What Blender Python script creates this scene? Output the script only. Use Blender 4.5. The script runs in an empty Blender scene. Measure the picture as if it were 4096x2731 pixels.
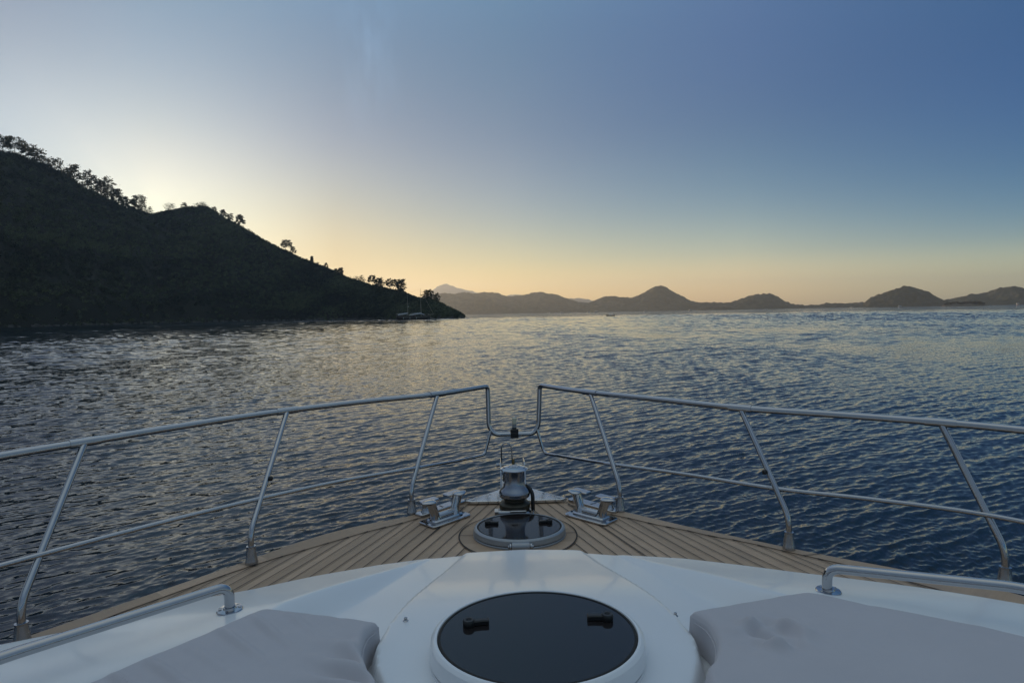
import bpy, bmesh, math, random
import numpy as np
from mathutils import Vector, Matrix
random.seed(7); rng = np.random.default_rng(7)
R = math.radians
scene = bpy.context.scene
col = scene.collection
sin, cos, pi = math.sin, math.cos, math.pi

# ------------------------------------------------------------------ camera
EYE = Vector((-0.085, 0.0, 3.25))
yaw, pit, rol = R(1.03), R(2.75), R(1.05)
f0 = Vector((sin(yaw), cos(yaw), 0)); r0 = Vector((cos(yaw), -sin(yaw), 0)); u0 = Vector((0, 0, 1))
fw = f0*cos(pit) - u0*sin(pit); u1 = u0*cos(pit) + f0*sin(pit)
rt = r0*cos(rol) - u1*sin(rol); up = u1*cos(rol) + r0*sin(rol)
cam = bpy.data.cameras.new('camera'); cam_o = bpy.data.objects.new('camera', cam); col.objects.link(cam_o)
cam.sensor_width = 36; cam.lens = 36*2400/4096; cam.clip_start = .05; cam.clip_end = 40000
M = Matrix((rt, up, -fw)).transposed().to_4x4(); M.translation = EYE
cam_o.matrix_world = M
scene.camera = cam_o

# ------------------------------------------------------------------ light
SUN_AZ, SUN_EL = -29.4, 7.4
scene.view_settings.view_transform = 'Standard'; scene.view_settings.look = 'None'
scene.view_settings.exposure = 0; scene.view_settings.gamma = 1
w = bpy.data.worlds.new('World'); scene.world = w; w.use_nodes = True
nt = w.node_tree; N = nt.nodes; L = nt.links
bg = N['Background']; bg.inputs[1].default_value = 0.12
sky = N.new('ShaderNodeTexSky'); sky.sky_type = 'NISHITA'; sky.sun_disc = False
sky.sun_elevation = R(SUN_EL); sky.sun_rotation = R(SUN_AZ)
sky.altitude = 0; sky.air_density = 1; sky.dust_density = 1.5; sky.ozone_density = 1.5
def node(nt, t, **kw):
    n = nt.nodes.new(t)
    for k, v in kw.items(): setattr(n, k, v)
    return n
def mathn(nt, op, a, b=None, c=None):
    n = node(nt, 'ShaderNodeMath', operation=op)
    for i, x in enumerate((a, b, c)):
        if x is None: continue
        if isinstance(x, (int, float)): n.inputs[i].default_value = x
        else: nt.links.new(x, n.inputs[i])
    return n.outputs[0]
def mixc(nt, fac, a, b, mode='MIX'):
    n = node(nt, 'ShaderNodeMix', data_type='RGBA', blend_type=mode)
    for i, x in ((0, fac), (6, a), (7, b)):
        if isinstance(x, (int, float)): n.inputs[i].default_value = x
        elif isinstance(x, (tuple, list)): n.inputs[i].default_value = (*x[:3], 1)
        else: nt.links.new(x, n.inputs[i])
    return n.outputs[2]
# the Nishita sky, its aureole compressed, its colour and brightness rescaled by compass direction and height
SKY_E = [0, 2.5, 5, 8.5, 12, 16, 21, 27, 40, 65, 90]  # unseen overhead and rear sky brightened above its natural level to light the deck
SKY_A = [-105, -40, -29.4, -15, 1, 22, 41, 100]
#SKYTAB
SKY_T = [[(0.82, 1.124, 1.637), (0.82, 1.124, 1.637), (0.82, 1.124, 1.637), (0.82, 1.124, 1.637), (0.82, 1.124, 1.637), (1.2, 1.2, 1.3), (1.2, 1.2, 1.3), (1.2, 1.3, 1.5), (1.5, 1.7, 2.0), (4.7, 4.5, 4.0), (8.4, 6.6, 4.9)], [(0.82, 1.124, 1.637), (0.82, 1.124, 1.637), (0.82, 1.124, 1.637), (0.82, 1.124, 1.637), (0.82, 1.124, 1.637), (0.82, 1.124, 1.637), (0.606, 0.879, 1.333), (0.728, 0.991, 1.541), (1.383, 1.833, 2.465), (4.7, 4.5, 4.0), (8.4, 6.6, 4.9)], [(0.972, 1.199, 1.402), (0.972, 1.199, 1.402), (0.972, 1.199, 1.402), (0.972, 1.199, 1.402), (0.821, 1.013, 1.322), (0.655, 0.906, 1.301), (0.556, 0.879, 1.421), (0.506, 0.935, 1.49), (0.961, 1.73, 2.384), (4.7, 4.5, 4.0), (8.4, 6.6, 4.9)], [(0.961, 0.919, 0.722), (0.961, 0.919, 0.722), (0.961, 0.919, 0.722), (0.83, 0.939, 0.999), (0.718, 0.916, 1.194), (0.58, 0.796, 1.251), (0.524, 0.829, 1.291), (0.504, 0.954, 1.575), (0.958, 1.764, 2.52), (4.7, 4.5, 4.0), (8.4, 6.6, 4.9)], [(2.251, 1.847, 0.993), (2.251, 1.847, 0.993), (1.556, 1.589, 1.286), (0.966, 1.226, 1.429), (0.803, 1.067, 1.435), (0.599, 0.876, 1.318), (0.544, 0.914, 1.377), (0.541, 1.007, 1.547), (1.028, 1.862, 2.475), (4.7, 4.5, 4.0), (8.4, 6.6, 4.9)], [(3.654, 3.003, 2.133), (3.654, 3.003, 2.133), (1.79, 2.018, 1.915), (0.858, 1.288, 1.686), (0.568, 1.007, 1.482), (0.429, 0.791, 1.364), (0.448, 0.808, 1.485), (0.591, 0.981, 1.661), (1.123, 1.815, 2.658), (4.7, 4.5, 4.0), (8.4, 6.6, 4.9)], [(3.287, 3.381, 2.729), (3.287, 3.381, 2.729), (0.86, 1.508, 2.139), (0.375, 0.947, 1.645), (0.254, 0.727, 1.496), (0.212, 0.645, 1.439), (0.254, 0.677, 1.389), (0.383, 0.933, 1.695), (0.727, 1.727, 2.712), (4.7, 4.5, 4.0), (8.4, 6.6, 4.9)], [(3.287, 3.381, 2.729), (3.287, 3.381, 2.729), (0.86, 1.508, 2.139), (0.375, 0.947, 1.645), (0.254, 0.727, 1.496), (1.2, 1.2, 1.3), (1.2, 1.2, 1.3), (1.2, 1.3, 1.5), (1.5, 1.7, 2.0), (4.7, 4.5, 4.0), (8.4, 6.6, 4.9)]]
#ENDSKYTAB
tc = node(nt, 'ShaderNodeTexCoord'); sp = node(nt, 'ShaderNodeSeparateXYZ')
L.new(tc.outputs['Generated'], sp.inputs[0])
el = mathn(nt, 'DIVIDE', mathn(nt, 'ARCSINE', mathn(nt, 'MAXIMUM', sp.outputs[2], 0.0)), pi/2)
az = mathn(nt, 'MULTIPLY', mathn(nt, 'ARCTAN2', sp.outputs[0], sp.outputs[1]), 180/pi)
gm = node(nt, 'ShaderNodeGamma'); gm.inputs[1].default_value = .6
L.new(sky.outputs[0], gm.inputs[0])
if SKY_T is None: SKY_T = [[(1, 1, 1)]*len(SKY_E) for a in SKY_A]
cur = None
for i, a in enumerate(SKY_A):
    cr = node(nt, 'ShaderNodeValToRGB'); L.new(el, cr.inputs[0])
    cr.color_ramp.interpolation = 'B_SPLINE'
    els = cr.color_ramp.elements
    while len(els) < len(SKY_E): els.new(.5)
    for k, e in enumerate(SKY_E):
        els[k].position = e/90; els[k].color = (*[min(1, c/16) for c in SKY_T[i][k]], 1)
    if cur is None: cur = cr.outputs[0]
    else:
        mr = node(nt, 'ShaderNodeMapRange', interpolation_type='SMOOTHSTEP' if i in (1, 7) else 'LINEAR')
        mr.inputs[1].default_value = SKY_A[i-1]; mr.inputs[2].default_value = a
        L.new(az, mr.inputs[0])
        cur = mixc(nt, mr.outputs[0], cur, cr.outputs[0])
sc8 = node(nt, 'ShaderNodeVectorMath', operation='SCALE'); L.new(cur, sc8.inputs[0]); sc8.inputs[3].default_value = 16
# a thread of very thin cirrus high above the headland
nz = node(nt, 'ShaderNodeTexNoise'); nz.inputs['Scale'].default_value = 9; nz.inputs['Detail'].default_value = 5
mp = node(nt, 'ShaderNodeMapping'); L.new(tc.outputs['Generated'], mp.inputs[0]); mp.inputs[3].default_value = (2.2, 1, .55)
L.new(mp.outputs[0], nz.inputs[0])
def bump01(x, c, wd):
    return mathn(nt, 'MAXIMUM', mathn(nt, 'SUBTRACT', 1, mathn(nt, 'ABSOLUTE', mathn(nt, 'DIVIDE', mathn(nt, 'SUBTRACT', x, c), wd))), 0.0)
cir = mathn(nt, 'MULTIPLY', bump01(az, -11.6, 3.2), bump01(el, 24/90, 9/90))
cir = mathn(nt, 'MULTIPLY', cir, mathn(nt, 'MAXIMUM', mathn(nt, 'SUBTRACT', nz.outputs[0], .46), 0.0))
cir = mathn(nt, 'ADD', mathn(nt, 'MULTIPLY', cir, 1.5), 1)
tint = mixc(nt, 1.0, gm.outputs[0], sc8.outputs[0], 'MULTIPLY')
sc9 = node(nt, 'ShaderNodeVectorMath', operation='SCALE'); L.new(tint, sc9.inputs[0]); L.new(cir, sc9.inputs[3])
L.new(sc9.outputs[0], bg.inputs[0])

sun = bpy.data.lights.new('sun', 'SUN'); sun.energy = 3.6; sun.angle = R(.5); sun.color = (1, .72, .42)
sun_o = bpy.data.objects.new('sun', sun); col.objects.link(sun_o)
sd = Vector((sin(R(SUN_AZ))*cos(R(SUN_EL)), cos(R(SUN_AZ))*cos(R(SUN_EL)), sin(R(SUN_EL))))
sun_o.rotation_euler = sd.to_track_quat('Z', 'Y').to_euler(); sun_o.location = (0, 0, 60)

# ------------------------------------------------------------------ helpers
def tag(o, label=None, cat=None, group=None, kind=None):
    if label: o['label'] = label
    if cat: o['category'] = cat
    if group: o['group'] = group
    if kind: o['kind'] = kind
    return o
def empty(name, loc=(0, 0, 0), rz=0):
    o = bpy.data.objects.new(name, None); col.objects.link(o); o.location = loc; o.rotation_euler.z = rz
    o.empty_display_size = .2
    return o
def mesh_np(name, v, f, mat=None, parent=None, smooth=True, angle=None, mats=None, mi=None):
    """v (n,3), f (m,3|4) arrays -> linked object"""
    me = bpy.data.meshes.new(name); v = np.asarray(v, np.float32); f = np.asarray(f, np.int32)
    me.vertices.add(len(v)); me.vertices.foreach_set('co', v.ravel())
    k = f.shape[1]
    me.loops.add(f.size); me.loops.foreach_set('vertex_index', f.ravel())
    me.polygons.add(len(f)); me.polygons.foreach_set('loop_start', np.arange(0, f.size, k, dtype=np.int32))
    if mat: me.materials.append(mat)
    me.update(calc_edges=True); me.validate()
    if smooth: me.polygons.foreach_set('use_smooth', np.ones(len(me.polygons), bool))
    if angle: me.set_sharp_from_angle(angle=R(angle))
    o = bpy.data.objects.new(name, me); col.objects.link(o)
    if parent: o.parent = parent
    return o
def grid_faces(nu, nv):
    i = np.arange(nu-1)[:, None]*nv + np.arange(nv-1)[None, :]
    i = i.ravel()
    return np.stack([i, i+nv, i+nv+1, i+1], 1)
def fillet(path, r, n=6):
    """round the inner corners of a polyline"""
    P = [Vector(p) for p in path]; out = [P[0]]
    for a, b, c in zip(P, P[1:], P[2:]):
        d1 = (a-b); d2 = (c-b); k = min(r, d1.length*.48, d2.length*.48)
        p = b + d1.normalized()*k; q = b + d2.normalized()*k
        for i in range(n+1):
            t = i/n
            out.append(p*(1-t)**2 + b*2*t*(1-t) + q*t*t)
    out.append(P[-1]); return out
def spline(path, n=8):
    P = [Vector(p) for p in path]; P = [P[0]*2-P[1]] + P + [P[-1]*2-P[-2]]; out = []
    for i in range(1, len(P)-2):
        a, b, c, d = P[i-1:i+3]
        for k in range(n):
            t = k/n
            out.append(.5*((2*b) + (c-a)*t + (2*a-5*b+4*c-d)*t*t + (3*b-a-3*c+d)*t**3))
    out.append(P[-2]); return out
class MB:
    def __init__(s): s.v = []; s.f = []
    def add(s, v, f):
        o = len(s.v); s.v += [tuple(p) for p in v]; s.f += [tuple(i+o for i in q) for q in f]; return s
    def tube(s, path, r, seg=14, cap=True, r2=None):
        P = [Vector(p) for p in path]; n = len(P); v = []; f = []
        t0 = (P[1]-P[0]).normalized()
        u = t0.orthogonal().normalized()
        for i in range(n):
            t = ((P[min(i+1, n-1)]-P[max(i-1, 0)])).normalized()
            u = (u - t*u.dot(t)).normalized(); b = t.cross(u)
            rr = r if r2 is None else r + (r2-r)*i/(n-1)
            if isinstance(r, (list, tuple)): rr = r[i]
            for k in range(seg):
                a = 2*pi*k/seg; v.append(P[i] + (u*cos(a)+b*sin(a))*rr)
        for i in range(n-1):
            for k in range(seg):
                k2 = (k+1) % seg
                f.append((i*seg+k, i*seg+k2, (i+1)*seg+k2, (i+1)*seg+k))
        if cap:
            f.append(tuple(range(seg))[::-1]); f.append(tuple((n-1)*seg+k for k in range(seg)))
        return s.add(v, f)
    def lathe(s, prof, c=(0, 0, 0), seg=40, sx=1, sy=1, mat=None, capb=True, capt=True):
        v = []; f = []; n = len(prof)
        for r, z in prof:
            for k in range(seg):
                a = 2*pi*k/seg; p = Vector((r*cos(a)*sx, r*sin(a)*sy, z))
                if mat: p = mat @ p
                v.append(p + Vector(c))
        for i in range(n-1):
            for k in range(seg):
                k2 = (k+1) % seg
                f.append((i*seg+k, i*seg+k2, (i+1)*seg+k2, (i+1)*seg+k))
        if capb: f.append(tuple(range(seg))[::-1])
        if capt: f.append(tuple((n-1)*seg+k for k in range(seg)))
        return s.add(v, f)
    def prism(s, poly, z0, z1, mat=None, bev=0.0):
        """closed plan polygon extruded z0..z1, top edge chamfered by bev"""
        P = [Vector((x, y, 0)) for x, y in poly]; n = len(P); c = sum(P, Vector())/n
        ar = sum(P[i].x*P[(i+1) % n].y-P[(i+1) % n].x*P[i].y for i in range(n))
        if ar < 0: P = P[::-1]
        rings = [(1, 0, z0), (1, 0, z1-bev), (0, 1, z1)] if bev else [(1, 0, z0), (1, 0, z1)]
        v = []; f = []
        for k, sh, z in rings:
            for i in range(n):
                p = P[i]
                if sh:
                    a = (P[i]-P[i-1]).normalized(); b = (P[(i+1) % n]-P[i]).normalized()
                    m = Vector((-(a.y+b.y), a.x+b.x, 0)); m = m.normalized()*bev/max(.4, (m.length/2)) if m.length > 1e-6 else Vector()
                    p = p + m
                q = Vector((p.x, p.y, z)); v.append(mat @ q if mat else q)
        for r in range(len(rings)-1):
            for i in range(n):
                j = (i+1) % n; f.append((r*n+i, r*n+j, (r+1)*n+j, (r+1)*n+i))
        f.append(tuple(range(n))[::-1]); f.append(tuple((len(rings)-1)*n+i for i in range(n)))
        return s.add(v, f)
    def box(s, c, d, rz=0, mat=None, bev=0.0):
        x, y, z = d[0]/2, d[1]/2, d[2]/2
        T = Matrix.Translation(c) @ Matrix.Rotation(rz, 4, 'Z')
        if mat: T = Matrix.Translation(c) @ mat
        return s.prism([(-x, -y), (x, -y), (x, y), (-x, y)], -z, z, T, bev)
    def build(s, name, mat, parent=None, angle=35, smooth=True):
        me = bpy.data.meshes.new(name); me.from_pydata(s.v, [], s.f); me.update()
        if mat: me.materials.append(mat)
        if smooth:
            me.polygons.foreach_set('use_smooth', np.ones(len(me.polygons), bool)); me.set_sharp_from_angle(angle=R(angle))
        o = bpy.data.objects.new(name, me); col.objects.link(o)
        if parent: o.parent = parent
        return o
def copy_tree(o, parent=None):
    c = o.copy(); col.objects.link(c)
    if parent: c.parent = parent
    for ch in list(o.children): copy_tree(ch, c)
    return c
def mat_new(name, base=(.5, .5, .5), rough=.5, metal=0, spec=.5, **kw):
    m = bpy.data.materials.new(name); m.use_nodes = True
    p = m.node_tree.nodes['Principled BSDF']
    p.inputs['Base Color'].default_value = (*base, 1); p.inputs['Roughness'].default_value = rough
    p.inputs['Metallic'].default_value = metal; p.inputs['Specular IOR Level'].default_value = spec
    for k, v in kw.items(): p.inputs[k].default_value = v
    return m
def noise_on(m, scale, amt, rough_amt=0, detail=4, coord='Object', bump=0, bump_scale=None, stretch=(1, 1, 1)):
    """multiply the base colour by a soft noise, vary roughness, add a fine bump"""
    nt = m.node_tree; p = nt.nodes['Principled BSDF']
    tc = node(nt, 'ShaderNodeTexCoord'); mp = node(nt, 'ShaderNodeMapping'); mp.inputs[3].default_value = stretch
    nt.links.new(tc.outputs[coord], mp.inputs[0])
    n = node(nt, 'ShaderNodeTexNoise'); n.inputs['Scale'].default_value = scale; n.inputs['Detail'].default_value = detail
    nt.links.new(mp.outputs[0], n.inputs[0])
    b = p.inputs['Base Color'].default_value[:3]
    c = mixc(nt, n.outputs[0], [x*(1-amt) for x in b], [min(1, x*(1+amt)) for x in b])
    nt.links.new(c, p.inputs['Base Color'])
    if rough_amt:
        r = p.inputs['Roughness'].default_value
        nt.links.new(mathn(nt, 'ADD', mathn(nt, 'MULTIPLY', n.outputs[0], 2*rough_amt), r-rough_amt), p.inputs['Roughness'])
    if bump:
        n2 = node(nt, 'ShaderNodeTexNoise'); n2.inputs['Scale'].default_value = bump_scale or scale*4; n2.inputs['Detail'].default_value = 3
        nt.links.new(mp.outputs[0], n2.inputs[0])
        bm = node(nt, 'ShaderNodeBump'); bm.inputs['Strength'].default_value = bump; bm.inputs['Distance'].default_value = .01
        nt.links.new(n2.outputs[0], bm.inputs['Height']); nt.links.new(bm.outputs[0], p.inputs['Normal'])
    return m
def sstep(a, b, x):
    t = np.clip((np.asarray(x, float)-a)/(b-a), 0, 1); return t*t*(3-2*t)
def polar(az_deg, d):
    a = np.radians(az_deg); return EYE.x + d*np.sin(a), d*np.cos(a)
class VNoise:
    """smooth value noise on a lattice, for terrain"""
    def __init__(s, seed): s.t = np.random.default_rng(seed).random((256, 256))
    def __call__(s, x, y):
        x = np.asarray(x, float); y = np.asarray(y, float)
        i = np.floor(x).astype(int); j = np.floor(y).astype(int); u = x-i; v = y-j
        u = u*u*(3-2*u); v = v*v*(3-2*v); g = lambda a, b: s.t[a % 256, b % 256]
        return (g(i, j)*(1-u)+g(i+1, j)*u)*(1-v) + (g(i, j+1)*(1-u)+g(i+1, j+1)*u)*v - .5
    def fbm(s, x, y, o=4, g=.5):
        r = 0; a = 1
        for k in range(o): r = r + a*s(x*2**k+17*k, y*2**k+31*k); a *= g
        return r

# ==== GEOMETRY
# ------------------------------------------------------------------ water
WIND = R(31)           # crests run 31 deg off the x axis
def build_water():
    # polar sheet about the boat: fine near by, coarse far out; waves too short for the local mesh
    # give way to longer ones of the same steepness
    rs = list(np.arange(1.6, 5.2, .12)); r = rs[-1]
    while r < 1150:
        r += max(.018, r*r/1950*.72/min(18, max(1, r/12))); rs.append(r)
    while r < 5600:
        r *= 1.045; rs.append(r)
    rs = np.array(rs); dr = np.gradient(rs)
    th = np.concatenate([np.linspace(-180, -54, 160, endpoint=False), np.linspace(-54, 56, 1180, endpoint=False), np.linspace(56, 180, 161)])
    th = np.radians(th)
    RR, TT = np.meshgrid(rs, th, indexing='ij')
    X = EYE.x + RR*np.sin(TT); Y = RR*np.cos(TT)
    g = np.random.default_rng(5)
    n = 210
    lam = np.exp(np.linspace(np.log(.085), np.log(42), n)*1.0 + g.uniform(-.03, .03, n))
    ang = g.normal(0, R(25), n); ang[(lam > .5) & (lam < 1.6)] *= .45
    dx = sin(WIND)*np.cos(ang) + cos(WIND)*np.sin(ang); dy = -cos(WIND)*np.cos(ang) + sin(WIND)*np.sin(ang)
    k = 2*np.pi/lam; ph = g.uniform(0, 2*np.pi, n); var = g.uniform(.6, 1.4, n)
    # how much of each wave lives at each distance
    LAM, DRR = np.meshgrid(lam, dr)
    keep = sstep(1.4, 2.6, LAM/DRR)
    mode = np.maximum(.17, 2.7*dr)[:, None]
    wgt = keep*np.exp(-(np.log(LAM/mode)/np.where(LAM < mode, 1.15, .80))**2)*var[None]
    SIG = .145 - .055*sstep(6, 28, rs)
    # a longer, straighter set of wavelets near by, running under the ripples
    wgt = wgt + (keep*np.exp(-(np.log(LAM/.85)/.38)**2)*.42*var[None])*sstep(45, 15, rs)[:, None]
    nrm = np.sqrt((wgt**2*.5).sum(1)); sl = wgt/np.maximum(nrm, 1e-6)[:, None]*SIG[:, None]
    sl *= sstep(520, 240, rs)[:, None]
    sl[sl < .0015] = 0
    vn = VNoise(3)
    gust = 1 + .8*vn.fbm(X/9+40, Y/22+11, 3)*sstep(200, 60, RR) + .45*vn.fbm(X/2.7, Y/3.5+90, 2)*sstep(60, 25, RR) + .9*vn.fbm(X/45+7, Y/80+3, 3)
    gust = np.clip(gust, .35, 1.7)*(1 - .3*np.exp(-((X+8)**2/36 + (Y-7)**2/30)))
    # more breeze out on the open right-hand side, a calmer lee under the headland
    lee = np.interp(np.degrees(TT), [-60, -37, -27, -18, -8, 0, 8, 20, 60], [1.7, 1.6, 1.1, .80, .62, .72, 1.1, 1.6, 1.8])
    gust = gust*(1 + (lee-1)*sstep(8, 30, RR)*np.where(TT < 0, sstep(420, 160, RR), 1))
    wob = vn.fbm(X/6+5, Y/6+5, 2)*1.3
    Z = np.zeros_like(X); DX = np.zeros_like(X); DY = np.zeros_like(X)
    for i in range(n):
        act = np.where(sl[:, i] > 0)[0]
        if len(act) == 0: continue
        s_ = slice(act[0], act[-1]+1)
        p = k[i]*(dx[i]*X[s_]+dy[i]*Y[s_]) + ph[i] + wob[s_]*min(1.5, lam[i]*1.2)
        s = np.sin(p); c = np.cos(p); a = (sl[s_, i]/k[i])[:, None]*gust[s_]
        Z[s_] += a*(s + .16*(1-2*c*c)); DX[s_] += a*dx[i]*c*.75; DY[s_] += a*dy[i]*c*.75
    X += DX; Y += DY
    LS = np.full(X.shape, .15)*sstep(230, 500, rs)[:, None]
    v = np.stack([X, Y, Z], 2).reshape(-1, 3)
    f = grid_faces(len(rs), len(th))[:, ::-1]
    o = mesh_np('water', v, f)
    a = o.data.attributes.new('lost', 'FLOAT', 'POINT'); a.data.foreach_set('value', LS.ravel().astype(np.float32))
    m = mat_new('sea', (.006, .016, .028), .04, 0, .5, IOR=1.333)
    nt = m.node_tree; p = nt.nodes['Principled BSDF']; lk = nt.links.new
    geo = node(nt, 'ShaderNodeNewGeometry')
    mp = node(nt, 'ShaderNodeMapping', vector_type='POINT'); lk(geo.outputs['Position'], mp.inputs[0])
    mp.inputs[2].default_value = (0, 0, -WIND); mp.inputs[3].default_value = (1, 1, 1)
    st = node(nt, 'ShaderNodeMapping'); lk(mp.outputs[0], st.inputs[0]); st.inputs[3].default_value = (.33, 1, 1)
    def layer(scale, detail, rough, off):
        t = node(nt, 'ShaderNodeTexNoise', noise_dimensions='2D')
        ad = node(nt, 'ShaderNodeVectorMath', operation='ADD'); lk(st.outputs[0], ad.inputs[0]); ad.inputs[1].default_value = (off, off*1.7, 0)
        lk(ad.outputs[0], t.inputs[0]); t.inputs['Scale'].default_value = scale; t.inputs['Detail'].default_value = detail; t.inputs['Roughness'].default_value = rough
        sb = node(nt, 'ShaderNodeVectorMath', operation='SUBTRACT'); lk(t.outputs['Color'], sb.inputs[0]); sb.inputs[1].default_value = (.5, .5, .5)
        return sb.outputs[0]
    def scale(vv, s):
        n = node(nt, 'ShaderNodeVectorMath', operation='SCALE'); lk(vv, n.inputs[0])
        if isinstance(s, (int, float)): n.inputs[3].default_value = s
        else: lk(s, n.inputs[3])
        return n.outputs[0]
    def add(a, b):
        n = node(nt, 'ShaderNodeVectorMath', operation='ADD'); lk(a, n.inputs[0]); lk(b, n.inputs[1]); return n.outputs[0]
    at = node(nt, 'ShaderNodeAttribute', attribute_name='lost')
    gn = node(nt, 'ShaderNodeTexNoise', noise_dimensions='2D'); gm_ = node(nt, 'ShaderNodeMapping'); lk(geo.outputs['Position'], gm_.inputs[0])
    gm_.inputs[3].default_value = (.018, .009, 1); lk(gm_.outputs[0], gn.inputs[0]); gn.inputs['Scale'].default_value = 1; gn.inputs['Detail'].default_value = 5
    gust = mathn(nt, 'MAXIMUM', mathn(nt, 'ADD', mathn(nt, 'MULTIPLY', mathn(nt, 'SUBTRACT', gn.outputs[0], .5), 3.0), 1.0), .35)
    fine = scale(layer(9, 3, .6, 0), .32)
    wide = scale(layer(1.1, 7, .72, 31), mathn(nt, 'MULTIPLY', at.outputs['Fac'], 11))
    sl = scale(add(fine, wide), gust)
    # slopes were made in wind axes: turn them back
    vr = node(nt, 'ShaderNodeVectorRotate', rotation_type='Z_AXIS'); lk(sl, vr.inputs[0]); vr.inputs['Angle'].default_value = WIND
    fl = node(nt, 'ShaderNodeVectorMath', operation='MULTIPLY'); lk(vr.outputs[0], fl.inputs[0]); fl.inputs[1].default_value = (1, 1, 0)
    nn = node(nt, 'ShaderNodeVectorMath', operation='NORMALIZE'); lk(add(geo.outputs['Normal'], fl.outputs[0]), nn.inputs[0])
    lk(nn.outputs[0], p.inputs['Normal'])
    o.data.materials.append(m)
    tag(o, 'dark blue rippled sea water filling the bay', kind='structure')
    return o
build_water()

# ------------------------------------------------------------------ land
def foliage_mat(name, c1, c2, sun_through=.22):
    m = mat_new(name, c1, .75, 0, .2)
    nt = m.node_tree; p = nt.nodes['Principled BSDF']
    at = node(nt, 'ShaderNodeAttribute', attribute_name='tint')
    c = mixc(nt, at.outputs['Fac'], c1, c2); nt.links.new(c, p.inputs['Base Color'])
    tr = node(nt, 'ShaderNodeBsdfTranslucent'); nt.links.new(c, tr.inputs[0])
    mx = node(nt, 'ShaderNodeMixShader'); mx.inputs[0].default_value = sun_through
    nt.links.new(p.outputs[0], mx.inputs[1]); nt.links.new(tr.outputs[0], mx.inputs[2])
    nt.links.new(mx.outputs[0], nt.nodes['Material Output'].inputs[0])
    return m
def leaf_quads(c, size, g, flat=.7):
    """c (n,3) centres, size (n,) -> verts, faces of randomly turned quads"""
    n = len(c); d = g.normal(size=(n, 3)); d[:, 2] *= flat; d /= np.linalg.norm(d, axis=1)[:, None]
    e = g.normal(size=(n, 3)); e -= d*(e*d).sum(1)[:, None]; e /= np.linalg.norm(e, axis=1)[:, None]
    h = np.cross(d, e); s = size[:, None]
    v = np.stack([c-d*s-e*s*.6, c+d*s*.8-e*s*.45, c+d*s+e*s*.6, c-d*s*.7+e*s*.5+h*s*.3], 1).reshape(-1, 3)
    f = np.arange(4*n).reshape(n, 4)
    return v, f
def clump_points(g, nc, per, ell, tight):
    """leaf positions: nc lumps inside an ellipsoid"""
    d = g.normal(size=(nc, 3)); d /= np.linalg.norm(d, axis=1)[:, None]
    cc = d*(g.random((nc, 1))**.45)*np.array(ell)
    p = cc[:, None, :] + g.normal(size=(nc, per, 3))*np.array(tight)
    return p.reshape(-1, 3)
m_wood_dark = noise_on(mat_new('forest_bark', (.06, .045, .035), .9), .8, .4)
m_forest = foliage_mat('forest_leaves', (.016, .025, .012), (.13, .145, .068))
m_pine = foliage_mat('pine_needles', (.022, .034, .016), (.05, .065, .028), .2)
m_rockhill = mat_new('hillside_earth', (.030, .030, .021), .95, 0, .1); noise_on(m_rockhill, .05, .55, detail=8)

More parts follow.
